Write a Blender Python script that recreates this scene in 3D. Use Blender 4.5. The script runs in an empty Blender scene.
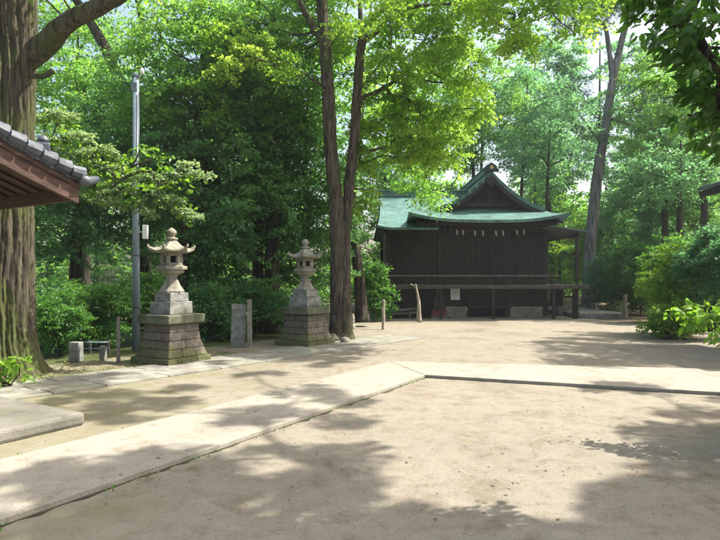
import bpy, math, random
import numpy as np
from mathutils import Vector, Matrix
random.seed(7)
R = np.random.default_rng(11)
S = bpy.context.scene
COL = S.collection
HZ = .0007
H = 1.65; F = 565.0; HY = 280.0
def P(px, py, Y): return np.array([(px-360)/F*Y, Y, H+(HY-py)/F*Y])
def G(px, py, z=0.0):
    Y = (H-z)*F/(py-HY); return np.array([(px-360)/F*Y, Y, z])
# ---------------------------------------------------------------- sun
EL = math.radians(54); SH = np.array([0.975, 0.17]); SH /= np.linalg.norm(SH)
COT = 1/math.tan(EL)
def cast(px, py, z):
    """a place at height z whose shade falls on the ground seen at px,py"""
    g = G(px, py); return np.array([g[0]+SH[0]*COT*z, g[1]+SH[1]*COT*z, z])
# ---------------------------------------------------------------- materials
def newmat(name):
    m = bpy.data.materials.new(name); m.use_nodes = True
    nt = m.node_tree; nt.nodes.clear()
    out = nt.nodes.new('ShaderNodeOutputMaterial')
    return m, nt, out
def N(nt, t, **kw):
    n = nt.nodes.new(t)
    for k, v in kw.items():
        if k in n.inputs: n.inputs[k].default_value = v
        else: setattr(n, k, v)
    return n
def L(nt, a, ao, b, bi): nt.links.new(a.outputs[ao], b.inputs[bi])
def ramp(nt, stops):
    r = nt.nodes.new('ShaderNodeValToRGB'); e = r.color_ramp.elements
    while len(e) > 1: e.remove(e[-1])
    e[0].position = stops[0][0]; e[0].color = (*stops[0][1], 1)
    for p, c in stops[1:]:
        x = e.new(p); x.color = (*c, 1)
    return r
def coords(nt, scale=(1,1,1), rot=(0,0,0)):
    tc = nt.nodes.new('ShaderNodeTexCoord'); mp = nt.nodes.new('ShaderNodeMapping')
    mp.inputs['Scale'].default_value = scale; mp.inputs['Rotation'].default_value = rot
    L(nt, tc, 'Object', mp, 'Vector'); return mp
def mixc(nt, f, a, b, mode='MIX'):
    m = nt.nodes.new('ShaderNodeMix'); m.data_type = 'RGBA'; m.blend_type = mode
    for i, v in ((0, f), (6, a), (7, b)):
        if isinstance(v, tuple) and hasattr(v[0], 'outputs'): nt.links.new(v[0].outputs[v[1]], m.inputs[i])
        elif isinstance(v, tuple): m.inputs[i].default_value = (*v, 1)
        else: m.inputs[i].default_value = v
    return m
def surf(name, stops, scale=4, detail=8, rough=.85, bump=.3, bscale=None, bdist=.02, stretch=(1,1,1), patch=None, patch_scale=.7, patch_w=(.5,.65), spec=.3, fine=None):
    """noise-varied surface with an optional second colour in patches and fine grain bump"""
    m, nt, out = newmat(name)
    mp = coords(nt, stretch)
    n1 = N(nt, 'ShaderNodeTexNoise', Scale=scale, Detail=detail, Roughness=.62); L(nt, mp, 0, n1, 'Vector')
    cr = ramp(nt, stops); L(nt, n1, 0, cr, 0)
    col = (cr, 0)
    if patch:
        mp2 = coords(nt)
        n2 = N(nt, 'ShaderNodeTexNoise', Scale=patch_scale, Detail=6.0, Roughness=.65); L(nt, mp2, 0, n2, 'Vector')
        r2 = ramp(nt, [(patch_w[0], (0,0,0)), (patch_w[1], (1,1,1))]); L(nt, n2, 0, r2, 0)
        col = (mixc(nt, (r2, 0), col, patch), 2)
    b = N(nt, 'ShaderNodeBsdfPrincipled', Roughness=rough); b.inputs['Specular IOR Level'].default_value = spec
    nt.links.new(col[0].outputs[col[1]], b.inputs['Base Color'])
    n3 = N(nt, 'ShaderNodeTexNoise', Scale=bscale or scale*3, Detail=8.0, Roughness=.7); L(nt, mp, 0, n3, 'Vector')
    bp = N(nt, 'ShaderNodeBump', Strength=bump, Distance=bdist); L(nt, n3, 0, bp, 'Height'); L(nt, bp, 0, b, 'Normal')
    L(nt, b, 0, out, 0)
    return m
def bark_mat(name, dark, mid, light, moss=None, mossw=(.5,.65), vs=6.0, depth=.05):
    m, nt, out = newmat(name)
    mp = coords(nt, (1,1,.12))
    v = N(nt, 'ShaderNodeTexNoise', Scale=vs*1.6, Detail=7.0, Roughness=.6, Distortion=.6); L(nt, mp, 0, v, 'Vector')
    cr = ramp(nt, [(.36, dark), (.5, mid), (.68, light)]); L(nt, v, 0, cr, 0)
    col = (cr, 0)
    if moss:
        mp2 = coords(nt, (1,1,.35)); n2 = N(nt, 'ShaderNodeTexNoise', Scale=2.2, Detail=7.0, Roughness=.7); L(nt, mp2, 0, n2, 'Vector')
        r2 = ramp(nt, [(mossw[0], (0,0,0)), (mossw[1], (.85,.85,.85))]); L(nt, n2, 0, r2, 0)
        col = (mixc(nt, (r2, 0), col, moss), 2)
    b = N(nt, 'ShaderNodeBsdfPrincipled', Roughness=.9); b.inputs['Specular IOR Level'].default_value = .15
    nt.links.new(col[0].outputs[col[1]], b.inputs['Base Color'])
    bp = N(nt, 'ShaderNodeBump', Strength=.9, Distance=depth); L(nt, v, 0, bp, 'Height'); L(nt, bp, 0, b, 'Normal')
    L(nt, b, 0, out, 0); return m
def leaf_mat(name, a, bcol, c, trans=.4, tcol=None, rough=.45, spec=.4):
    m, nt, out = newmat(name)
    at = N(nt, 'ShaderNodeAttribute'); at.attribute_name = 'rnd'
    mp = coords(nt); n = N(nt, 'ShaderNodeTexNoise', Scale=.55, Detail=3.0); L(nt, mp, 0, n, 'Vector')
    ma = N(nt, 'ShaderNodeMath', operation='MULTIPLY_ADD'); L(nt, n, 0, ma, 0); ma.inputs[1].default_value = 1.1; ma.inputs[2].default_value = -.3
    ad = N(nt, 'ShaderNodeMath', operation='MULTIPLY_ADD'); L(nt, at, 'Fac', ad, 0); ad.inputs[1].default_value = .5; L(nt, ma, 0, ad, 2)
    cr = ramp(nt, [(.15, a), (.5, bcol), (.85, c)]); L(nt, ad, 0, cr, 0)
    b = N(nt, 'ShaderNodeBsdfPrincipled', Roughness=rough); b.inputs['Specular IOR Level'].default_value = spec
    L(nt, cr, 0, b, 'Base Color')
    t = nt.nodes.new('ShaderNodeBsdfTranslucent')
    tc = mixc(nt, 1.0, (cr, 0), tcol or (1.5,1.6,.6), 'MULTIPLY'); tc.clamp_result = False
    L(nt, tc, 2, t, 'Color')
    mx = N(nt, 'ShaderNodeMixShader', Fac=trans); L(nt, b, 0, mx, 1); L(nt, t, 0, mx, 2); L(nt, mx, 0, out, 0)
    return m
def plain(name, c, rough=.6, metal=0.0, var=.15, bump=.1):
    d = tuple(x*(1-var) for x in c); l = tuple(min(1, x*(1+var)) for x in c)
    m = surf(name, [(.3, d), (.7, l)], scale=3, rough=rough, bump=bump)
    for n in m.node_tree.nodes:
        if n.type == 'BSDF_PRINCIPLED': n.inputs['Metallic'].default_value = metal
    return m

M = {}
M['bark_left'] = bark_mat('bark_mossy', (.028,.024,.017), (.072,.060,.042), (.13,.112,.08), (.075,.095,.025), (.46,.60), vs=9, depth=.04)
M['bark_mid'] = bark_mat('bark_brown', (.022,.018,.015), (.075,.058,.045), (.16,.13,.105), (.045,.07,.02), (.52,.68), vs=11, depth=.035)
M['bark_dark'] = bark_mat('bark_dark', (.015,.013,.011), (.045,.036,.028), (.10,.085,.07), (.03,.05,.02), (.55,.75), vs=7)
M['bark_pine'] = bark_mat('bark_pine', (.07,.066,.066), (.16,.148,.145), (.27,.255,.25), None, vs=5)
M['leaf_ginkgo'] = leaf_mat('leaf_ginkgo', (.13,.27,.045), (.25,.41,.065), (.41,.54,.11), .64, (1.4,1.4,.8))
M['leaf_ever'] = leaf_mat('leaf_evergreen', (.06,.15,.065), (.11,.24,.09), (.20,.34,.12), .55, (1.5,1.6,.8), rough=.38, spec=.5)
M['leaf_mixed'] = leaf_mat('leaf_mixed', (.08,.19,.055), (.155,.31,.07), (.28,.43,.10), .62, (1.35,1.45,.75))
M['leaf_blue'] = leaf_mat('leaf_cool', (.075,.18,.10), (.14,.28,.15), (.23,.38,.20), .6, (1.4,1.6,1.0))
M['leaf_pine'] = leaf_mat('leaf_pine', (.03,.07,.045), (.06,.12,.075), (.10,.17,.10), .3, (1.3,1.4,.9), rough=.6)
M['leaf_shrub'] = leaf_mat('leaf_shrub', (.05,.14,.035), (.09,.21,.05), (.16,.30,.075), .52)
M['leaf_bright'] = leaf_mat('leaf_bright', (.09,.19,.03), (.17,.30,.045), (.30,.42,.08), .55)
M['leaf_near'] = leaf_mat('leaf_near', (.03,.08,.015), (.055,.13,.025), (.11,.21,.035), .5, (1.7,1.9,.5), rough=.3, spec=.5)
M['leaf_pale'] = leaf_mat('leaf_pale', (.12,.20,.09), (.24,.34,.15), (.42,.50,.28), .45, (1.3,1.3,1.0))
M['litter'] = leaf_mat('leaf_litter', (.08,.055,.03), (.17,.12,.06), (.30,.23,.11), .1, (1,1,1), rough=.8, spec=.2)
M['stone_light'] = surf('lantern_stone', [(.3,(.12,.11,.085)),(.5,(.225,.208,.165)),(.72,(.31,.288,.232))], scale=7, bump=.5, bscale=40, bdist=.01, patch=(.13,.15,.085), patch_scale=2.6, patch_w=(.54,.72))
M['stone_dark'] = surf('weathered_stone', [(.3,(.10,.10,.095)),(.5,(.20,.20,.185)),(.72,(.33,.32,.29))], scale=6, bump=.6, bscale=35, bdist=.012, patch=(.07,.085,.04), patch_scale=2.6, patch_w=(.5,.66))
M['paver'] = surf('stone_paving', [(.3,(.12,.115,.095)),(.5,(.205,.195,.163)),(.7,(.29,.275,.23))], scale=2.5, bump=.35, bscale=60, bdist=.006, patch=(.22,.23,.15), patch_scale=1.0, patch_w=(.52,.75))
M['platform_stone'] = surf('platform_stone', [(.3,(.09,.085,.07)),(.5,(.175,.165,.135)),(.7,(.26,.245,.205))], scale=3, bump=.6, bscale=25, bdist=.02, patch=(.11,.11,.07), patch_scale=1.5, patch_w=(.48,.66))
M['moss_slab'] = surf('mossy_slab', [(.3,(.055,.06,.04)),(.55,(.115,.118,.08)),(.75,(.20,.195,.155))], scale=5, bump=.7, bscale=30, bdist=.015, patch=(.06,.08,.03), patch_scale=4, patch_w=(.5,.6))
M['wood_dark'] = surf('dark_timber', [(.3,(.008,.0055,.0055)),(.55,(.018,.012,.011)),(.8,(.042,.029,.026))], scale=2.2, stretch=(8,8,1), bump=.3, rough=.6, bscale=6)
M['wood_beam'] = surf('dark_beam', [(.3,(.012,.009,.009)),(.6,(.028,.021,.02)),(.8,(.055,.043,.04))], scale=3, bump=.25, rough=.6)
M['wood_grey'] = surf('weathered_timber', [(.3,(.10,.09,.08)),(.55,(.19,.175,.155)),(.8,(.32,.30,.27))], scale=3, stretch=(1,1,8), bump=.4, rough=.85)
M['wood_pale'] = surf('pale_timber', [(.3,(.20,.17,.12)),(.55,(.36,.32,.25)),(.8,(.52,.48,.40))], scale=3, stretch=(6,6,1), bump=.5, rough=.9)
M['wood_red'] = surf('reddish_timber', [(.3,(.035,.019,.014)),(.55,(.075,.040,.029)),(.8,(.125,.075,.055))], scale=3, stretch=(1,1,6), bump=.3, rough=.65)
M['tile'] = surf('grey_roof_tile', [(.3,(.03,.036,.045)),(.55,(.07,.08,.098)),(.8,(.16,.175,.20))], scale=6, bump=.4, rough=.4, spec=.5)
M['pole'] = surf('galvanised_pole', [(.3,(.12,.16,.20)),(.6,(.19,.24,.28)),(.8,(.26,.31,.35))], scale=4, stretch=(1,1,.3), bump=.1, rough=.5)
M['white'] = plain('white_paint', (.72,.72,.70), .6)
M['paper'] = plain('white_paper', (.80,.80,.77), .8, var=.05)
M['straw'] = plain('straw_rope', (.10,.075,.045), .95, var=.4, bump=.6)
M['cloth_red'] = plain('red_cloth', (.13,.03,.026), .85)
M['metal_dark'] = plain('dark_metal', (.05,.055,.06), .4, 1.0)
M['brass'] = plain('old_brass', (.55,.38,.10), .4, 1.0)
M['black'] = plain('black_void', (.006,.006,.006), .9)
M['base_stone'] = surf('base_boards', [(.3,(.16,.15,.135)),(.6,(.27,.25,.225)),(.8,(.36,.33,.29))], scale=3, bump=.3)
M['notice'] = surf('notice_sheet', [(.3,(.55,.66,.66)),(.6,(.66,.74,.72)),(.8,(.72,.76,.70))], scale=3, bump=.02)
# copper roof with standing shingle courses
def copper():
    m, nt, out = newmat('verdigris_copper')
    at = nt.nodes.new('ShaderNodeUVMap')
    br = N(nt, 'ShaderNodeTexBrick', Scale=1.0); br.offset = .5
    br.inputs['Mortar Size'].default_value = .012; br.inputs['Brick Width'].default_value = .62; br.inputs['Row Height'].default_value = .19
    br.inputs['Color1'].default_value = (.075,.165,.14,1); br.inputs['Color2'].default_value = (.105,.21,.18,1); br.inputs['Mortar'].default_value = (.04,.09,.08,1)
    L(nt, at, 0, br, 'Vector')
    mp = coords(nt); n = N(nt, 'ShaderNodeTexNoise', Scale=1.6, Detail=8.0, Roughness=.7); L(nt, mp, 0, n, 'Vector')
    r = ramp(nt, [(.38,(.45,.55,.52)),(.55,(1,1,1)),(.75,(1.0,1.15,1.1))]); L(nt, n, 0, r, 0)
    mx = mixc(nt, 1.0, (br, 0), (r, 0), 'MULTIPLY')
    b = N(nt, 'ShaderNodeBsdfPrincipled', Roughness=.5); L(nt, mx, 2, b, 'Base Color'); b.inputs['Specular IOR Level'].default_value = .45
    bp = N(nt, 'ShaderNodeBump', Strength=.6, Distance=.02, invert=True); L(nt, br, 1, bp, 'Height'); L(nt, bp, 0, b, 'Normal')
    L(nt, b, 0, out, 0); return m
M['copper'] = copper()
# lantern pedestal blocks (uses a 'rnd' attribute per block)
def blockmat():
    m, nt, out = newmat('pedestal_blocks')
    at = N(nt, 'ShaderNodeAttribute'); at.attribute_name = 'rnd'
    mp = coords(nt); n = N(nt, 'ShaderNodeTexNoise', Scale=9.0, Detail=8.0, Roughness=.7); L(nt, mp, 0, n, 'Vector')
    cr = ramp(nt, [(0,(.125,.105,.085)),(.35,(.145,.125,.10)),(.7,(.165,.15,.12)),(1,(.15,.115,.095))]); L(nt, at, 'Fac', cr, 0)
    r2 = ramp(nt, [(.3,(.45,.45,.45)),(.6,(1,1,1)),(.75,(1.3,1.3,1.25))]); L(nt, n, 0, r2, 0)
    c1 = mixc(nt, 1.0, (cr, 0), (r2, 0), 'MULTIPLY')
    # moss grows on the lower courses
    sp = nt.nodes.new('ShaderNodeSeparateXYZ'); L(nt, mp, 0, sp, 0)
    n2 = N(nt, 'ShaderNodeTexNoise', Scale=3.5, Detail=7.0, Roughness=.7); L(nt, mp, 0, n2, 'Vector')
    mm = N(nt, 'ShaderNodeMath', operation='MULTIPLY_ADD'); L(nt, sp, 2, mm, 0); mm.inputs[1].default_value = -.55; L(nt, n2, 0, mm, 2)
    r3 = ramp(nt, [(.26,(0,0,0)),(.46,(.85,.85,.85))]); L(nt, mm, 0, r3, 0)
    n4 = N(nt, 'ShaderNodeTexNoise', Scale=14.0, Detail=6.0); L(nt, mp, 0, n4, 'Vector')
    mo = ramp(nt, [(.35,(.055,.065,.022)),(.65,(.13,.14,.05))]); L(nt, n4, 0, mo, 0)
    c2 = mixc(nt, (r3, 0), (c1, 2), (mo, 0))
    b = N(nt, 'ShaderNodeBsdfPrincipled', Roughness=.9); L(nt, c2, 2, b, 'Base Color'); b.inputs['Specular IOR Level'].default_value = .2
    bp = N(nt, 'ShaderNodeBump', Strength=.7, Distance=.02); L(nt, n, 0, bp, 'Height'); L(nt, bp, 0, b, 'Normal')
    L(nt, b, 0, out, 0); return m
M['blocks'] = blockmat()
# ground materials
def groundmat(name, base, red, dark, green=None, gw=(.5,.7)):
    m, nt, out = newmat(name)
    mp = coords(nt)
    a = N(nt, 'ShaderNodeTexNoise', Scale=.35, Detail=9.0, Roughness=.62); L(nt, mp, 0, a, 'Vector')
    r = ramp(nt, [(.34, dark), (.44, base), (.54, tuple(x*1.06 for x in base)), (.70, red)]); L(nt, a, 0, r, 0)
    k_ = N(nt, 'ShaderNodeTexNoise', Scale=1.7, Detail=9.0, Roughness=.72, Distortion=.5); L(nt, mp, 0, k_, 'Vector')
    kk = .75 if 'path' in name else .0
    rk = ramp(nt, [(.34,(.78+.2*kk,.72+.24*kk,.66+.3*kk)),(.46,(1,1,1)),(.70,(1.06,1.05,1.03))]); L(nt, k_, 0, rk, 0)
    r = mixc(nt, 1.0, (r, 0), (rk, 0), 'MULTIPLY')
    b_ = N(nt, 'ShaderNodeTexNoise', Scale=5.0, Detail=10.0, Roughness=.75); L(nt, mp, 0, b_, 'Vector')
    r2 = ramp(nt, [(.3,(.72,.68,.62)),(.5,(1,1,1)),(.7,(1.08,1.08,1.06))]); L(nt, b_, 0, r2, 0)
    c = mixc(nt, 1.0, (r, 2), (r2, 0), 'MULTIPLY')
    g_ = N(nt, 'ShaderNodeTexNoise', Scale=90.0, Detail=5.0, Roughness=.8); L(nt, mp, 0, g_, 'Vector')
    r4 = ramp(nt, [(.34,(.6,.57,.52)),(.5,(1,1,1)),(.68,(1.15,1.15,1.12))]); L(nt, g_, 0, r4, 0)
    c = mixc(nt, 1.0, (c, 2), (r4, 0), 'MULTIPLY'); last = (c, 2)
    if green:
        sp = nt.nodes.new('ShaderNodeSeparateXYZ'); L(nt, mp, 0, sp, 0)
        g2 = N(nt, 'ShaderNodeTexNoise', Scale=.9, Detail=8.0, Roughness=.7); L(nt, mp, 0, g2, 'Vector')
        mm = N(nt, 'ShaderNodeMath', operation='MULTIPLY_ADD'); L(nt, sp, 0, mm, 0); mm.inputs[1].default_value = -.07; L(nt, g2, 0, mm, 2)
        r3 = ramp(nt, [(gw[0],(0,0,0)),(gw[1],(.8,.8,.8))]); L(nt, mm, 0, r3, 0)
        c = mixc(nt, (r3, 0), last, green); last = (c, 2)
    b = N(nt, 'ShaderNodeBsdfPrincipled', Roughness=.95); nt.links.new(last[0].outputs[last[1]], b.inputs['Base Color']); b.inputs['Specular IOR Level'].default_value = .15
    bp = N(nt, 'ShaderNodeBump', Strength=.5, Distance=.012); L(nt, b_, 0, bp, 'Height')
    bp2 = N(nt, 'ShaderNodeBump', Strength=.35, Distance=.004); L(nt, g_, 0, bp2, 'Height'); L(nt, bp, 0, bp2, 'Normal')
    bp3 = N(nt, 'ShaderNodeBump', Strength=.45, Distance=.035); L(nt, k_, 0, bp3, 'Height'); L(nt, bp2, 0, bp3, 'Normal'); L(nt, bp3, 0, b, 'Normal')
    L(nt, b, 0, out, 0); return m
M['court'] = groundmat('packed_sandy_earth', (.212,.190,.150), (.172,.140,.106), (.162,.142,.108), (.165,.16,.085), (.60,.86))
M['path'] = groundmat('pale_path_concrete', (.272,.252,.208), (.245,.22,.178), (.225,.205,.165), (.36,.35,.24), (.70,.95))
M['floor'] = groundmat('woodland_floor', (.10,.075,.045), (.13,.09,.055), (.05,.045,.025), (.06,.085,.025), (.5,.8))

# ---------------------------------------------------------------- mesh builder
class MB:
    def __init__(s): s.v = []; s.f = []; s.n = 0; s.r = []
    def add(s, v, f, rnd=None):
        v = np.asarray(v, float).reshape(-1, 3)
        s.v.append(v); s.f += [tuple(i+s.n for i in q) for q in f]; s.n += len(v)
        s.r += [random.random() if rnd is None else rnd]*len(f)
        return s
    def box(s, c, d, rz=0.0, rx=0.0, ry=0.0, rnd=None):
        x, y, z = [k/2 for k in d]
        v = np.array([(a*x, b*y, e*z) for e in (-1,1) for b in (-1,1) for a in (-1,1)])
        m = np.array(Matrix.Rotation(rz,3,'Z') @ Matrix.Rotation(ry,3,'Y') @ Matrix.Rotation(rx,3,'X'))
        v = v @ m.T + np.array(c)
        return s.add(v, [(0,2,3,1),(4,5,7,6),(0,1,5,4),(2,6,7,3),(0,4,6,2),(1,3,7,5)], rnd)
    def box2(s, lo, hi, rnd=None):
        lo = np.array(lo, float); hi = np.array(hi, float); return s.box((lo+hi)/2, hi-lo, rnd=rnd)
    def loft(s, rings, cap=True, rnd=None):
        k = len(rings[0]); v = np.concatenate([np.asarray(r, float) for r in rings]); f = []
        for i in range(len(rings)-1):
            for j in range(k): f.append((i*k+j, i*k+(j+1)%k, (i+1)*k+(j+1)%k, (i+1)*k+j))
        if cap: f.append(tuple(range(k-1,-1,-1))); f.append(tuple((len(rings)-1)*k+j for j in range(k)))
        return s.add(v, f, rnd)
    def lathe(s, c, prof, n=16, rz=0.0, cap=True, rnd=None):
        a = np.arange(n)*2*math.pi/n+rz
        return s.loft([np.stack([c[0]+r*np.cos(a), c[1]+r*np.sin(a), np.full(n, c[2]+z)],1) for r, z in prof], cap, rnd)
    def tube(s, pts, rad, n=8, rough=0.0, cap=True, phase=None):
        pts = np.asarray(pts, float); rad = np.broadcast_to(np.asarray(rad, float), (len(pts),))
        t = np.gradient(pts, axis=0); t /= np.linalg.norm(t, axis=1)[:,None]+1e-9
        ref = np.array([1.0,0,0]) if abs(t[0][0]) < .8 else np.array([0,1.0,0])
        rings = []; u = np.cross(t[0], ref); u /= np.linalg.norm(u)
        a = np.arange(n)*2*math.pi/n
        for i in range(len(pts)):
            u = u - t[i]*np.dot(u, t[i]); u /= np.linalg.norm(u)+1e-9; w = np.cross(t[i], u)
            rr = rad[i]*(1+(rough*(R.random(n)-.5) if rough else 0))
            rings.append(pts[i] + (np.cos(a)*rr)[:,None]*u + (np.sin(a)*rr)[:,None]*w)
        return s.loft(rings, cap)
    def bar(s, a, b, r, n=8): return s.tube([a, b], [r, r], n)
    def mesh(s, name, mat, smooth=False):
        me = bpy.data.meshes.new(name)
        v = np.concatenate(s.v); me.from_pydata(v.tolist(), [], s.f)
        at = me.attributes.new('rnd', 'FLOAT', 'FACE'); at.data.foreach_set('value', np.array(s.r, dtype=np.float32))
        me.materials.append(mat)
        if smooth: me.shade_smooth()
        return me
def fast_mesh(name, v, k, rnd, mat, tpl):
    """v (N*k,3) leaves, tpl list of faces per leaf (all quads)"""
    n = len(v)//k; q = len(tpl)
    me = bpy.data.meshes.new(name)
    me.vertices.add(len(v)); me.vertices.foreach_set('co', v.astype(np.float32).ravel())
    idx = (np.arange(n)[:,None,None]*k + np.array(tpl)[None]).reshape(-1)
    me.loops.add(len(idx)); me.loops.foreach_set('vertex_index', idx.astype(np.int32))
    me.polygons.add(n*q); me.polygons.foreach_set('loop_start', (np.arange(n*q)*4).astype(np.int32))
    me.polygons.foreach_set('loop_total', np.full(n*q, 4, np.int32))
    me.update(calc_edges=True)
    at = me.attributes.new('rnd', 'FLOAT', 'FACE'); at.data.foreach_set('value', np.repeat(rnd, q).astype(np.float32))
    me.materials.append(mat); return me
# ---------------------------------------------------------------- objects
def tag(o, label, cat, group=None):
    o['label'] = label; o['category'] = cat
    if group: o['group'] = group
    return o
def thing(name, label, cat, loc=(0,0,0), rz=0.0, group=None):
    o = bpy.data.objects.new(name, None); COL.objects.link(o); o.empty_display_size = .3
    o.location = tuple(float(x) for x in loc); o.rotation_euler = (0,0,rz)
    return tag(o, label, cat, group)
def link(name, me, parent=None, local=False, bevel=0.0):
    o = bpy.data.objects.new(name, me); COL.objects.link(o)
    if parent is not None:
        o.parent = parent
        if not local:   # geometry was given in world space: bring it to the thing's frame
            top = parent
            chain = Matrix.Identity(4)
            while top is not None:
                chain = (Matrix.Translation(top.location) @ top.rotation_euler.to_matrix().to_4x4()) @ chain; top = top.parent
            me.transform(chain.inverted())
    if bevel:
        b = o.modifiers.new('bevel', 'BEVEL'); b.width = bevel; b.segments = 2; b.limit_method = 'ANGLE'; b.angle_limit = math.radians(35)
    return o
def part(name, mb, mat, parent=None, local=False, smooth=False, bevel=0.0):
    return link(name, mb.mesh(name, mat, smooth), parent, local, bevel)
def solo(name, mb, mat, label, cat, base, group=None, smooth=False, bevel=0.0):
    """a thing that is a single mesh; origin at its base"""
    me = mb.mesh(name, mat, smooth); me.transform(Matrix.Translation(-Vector([float(x) for x in base])))
    o = link(name, me, None, True, bevel); o.location = [float(x) for x in base]
    return tag(o, label, cat, group)
def copy_tree(o, parent=None):
    c = o.copy(); COL.objects.link(c); c.parent = parent
    for ch in [x for x in bpy.data.objects if x.parent == o and x != c]: copy_tree(ch, c)
    return c
def structure(name, mb, mat, **k):
    o = part(name, mb, mat, **k); o['kind'] = 'structure'; return o

# ---------------------------------------------------------------- foliage
LEAF4 = (np.array([(0,0,0),(.45,.30,.07),(1,0,-.05),(.45,-.30,.07)]), [(0,1,2,3)])
LEAF_NARROW = (np.array([(0,0,0),(.5,.13,.03),(1,0,-.08),(.5,-.13,.03)]), [(0,1,2,3)])
LEAF_FAN = (np.array([(0,0,0),(.8,.5,.08),(1,0,0),(.8,-.5,.08)]), [(0,1,2,3)])
LEAF_BIG = (np.array([(0,0,0),(.22,.2,.05),(.22,0,0.0),(.22,-.2,.05),(.58,.25,.03),(.58,0,-.03),(.58,-.25,.03),(.85,.12,-.04),(.85,0,-.08),(.85,-.12,-.04),(1.05,0,-.15),(0.0,.004,0)]),
            [(0,2,1,11),(0,3,2,11),(1,2,5,4),(2,3,6,5),(4,5,8,7),(5,6,9,8),(7,8,10,7),(8,9,10,8)])
LEAF_BIG = (np.array([(0,.01,0),(0,-.01,0),(.25,.21,.05),(.25,0,0.0),(.25,-.21,.05),(.6,.24,.02),(.6,0,-.03),(.6,-.24,.02),(1.05,.012,-.16),(1.05,0,-.165),(1.05,-.012,-.16),(0,0,0)]),
            [(11,3,2,0),(1,4,3,11),(2,3,6,5),(3,4,7,6),(5,6,9,8),(6,7,10,9)])
def foliage(clumps, per, size, tpl=LEAF4, flat=.55, droop=.25, twigs=7, rg=None, upn=.9, name='crown', mat=None, hang=0.0):
    rg = rg or R
    c = np.asarray(clumps, float)            # x y z r
    M_ = len(c); 
    cnt = np.maximum(6, (per*(c[:,3]/np.median(c[:,3]))**2).astype(int)); ci = np.repeat(np.arange(M_), cnt); n = len(ci)
    ta = rg.random((M_, twigs))*2*math.pi; te = rg.normal(.08, .45, (M_, twigs))
    ti = rg.integers(0, twigs, n)
    az = ta[ci, ti]; el = te[ci, ti]
    d = np.stack([np.cos(az)*np.cos(el), np.sin(az)*np.cos(el), np.sin(el)*flat/.55],1)
    side = np.stack([-np.sin(az), np.cos(az), np.zeros(n)],1)
    u = rg.random(n)**.65; r = c[ci,3]
    w = rg.normal(0, 1, n)*(.10+.16*u)
    p = c[ci,:3] + d*(r*u)[:,None] + side*(w*r)[:,None] + rg.normal(0,.055,(n,3))*r[:,None]
    p[:,2] -= droop*r*u*u
    ax = d*.6 + side*np.sign(w)[:,None]*.6 + rg.normal(0,.45,(n,3)); ax[:,2] -= .25+hang
    ax /= np.linalg.norm(ax,axis=1)[:,None]
    nn = rg.normal(0,.55,(n,3)); nn[:,2] += upn
    nn -= ax*np.sum(nn*ax,1)[:,None]; nn /= np.linalg.norm(nn,axis=1)[:,None]+1e-9
    bb = np.cross(nn, ax)
    s = size*(.6+.7*rg.random(n))
    T = tpl[0]; k = len(T)
    v = p[:,None,:] + (ax[:,None,:]*T[None,:,0,None] + bb[:,None,:]*T[None,:,1,None] + nn[:,None,:]*T[None,:,2,None])*s[:,None,None]
    rnd = np.clip(rg.random(n)*.7 + .3*rg.random(M_)[ci], 0, 1)
    return fast_mesh(name, v.reshape(-1,3), k, rnd, mat, tpl[1])
def scatter(center, rad, n, r=(.6,1.0), shell=.35, rg=None, mind=.55, cut=None):
    rg = rg or R; out = []; tries = 0
    while len(out) < n and tries < n*60:
        tries += 1
        q = rg.normal(0,1,3); q /= np.linalg.norm(q); q *= (shell+(1-shell)*rg.random())**.6 if rg.random() < .8 else rg.random()
        p = np.array(center)+q*np.array(rad)
        if cut and not cut(p): continue
        rr = r[0]+(r[1]-r[0])*rg.random()
        if any(np.linalg.norm(p-o[:3]) < mind*rr for o in out): continue
        out.append(np.array([*p, rr]))
    return out
def grow(mb, trunk_pts, clumps, r_tip=.012, n=5, maxr=None, wob=.12, k=.5):
    """branch network: every clump hangs on the nearest node already reached"""
    nodes = [np.array(p[:3], float) for p in trunk_pts]; tr = len(nodes)
    base = [0.0]*tr; par = [-1]*tr; todo = [np.array(c[:3], float) for c in clumps]
    NP = np.array(nodes); best = []
    def cost(a, b, pl):
        d = np.linalg.norm(b-a); up = max(0, a[2]-b[2]+.25*d)
        return d + .35*pl + .9*up
    rem = list(range(len(todo))); bc = [min((cost(nodes[j], t, 0), j) for j in range(tr)) for t in todo]
    while rem:
        i = min(rem, key=lambda q: bc[q][0]); rem.remove(i)
        j = bc[i][1]; nodes.append(todo[i]); par.append(j); pl = base[j]+np.linalg.norm(todo[i]-nodes[j]); base.append(pl)
        me_ = len(nodes)-1
        for q in rem:
            cc = cost(nodes[me_], todo[q], pl)
            if cc < bc[q][0]: bc[q] = (cc, me_)
    cnt = [1]*len(nodes)
    for i in range(len(nodes)-1, tr-1, -1):
        if par[i] >= 0: cnt[par[i]] += cnt[i]
    for i in range(tr, len(nodes)):
        a, b = nodes[par[i]], nodes[i]; d = np.linalg.norm(b-a)
        ra = r_tip*(cnt[i]+.6)**k*1.15; rb = r_tip*max(1, cnt[i]-1)**k
        if maxr: ra = min(ra, maxr); rb = min(rb, maxr)
        t = np.linspace(0,1,5)[:,None]; mid = (a+b)/2 + R.normal(0, wob, 3)*d + np.array([0,0,.06*d])
        pts = (1-t)**2*a + 2*t*(1-t)*mid + t*t*b
        mb.tube(pts, np.linspace(ra, rb, 5), n, cap=False)
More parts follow.
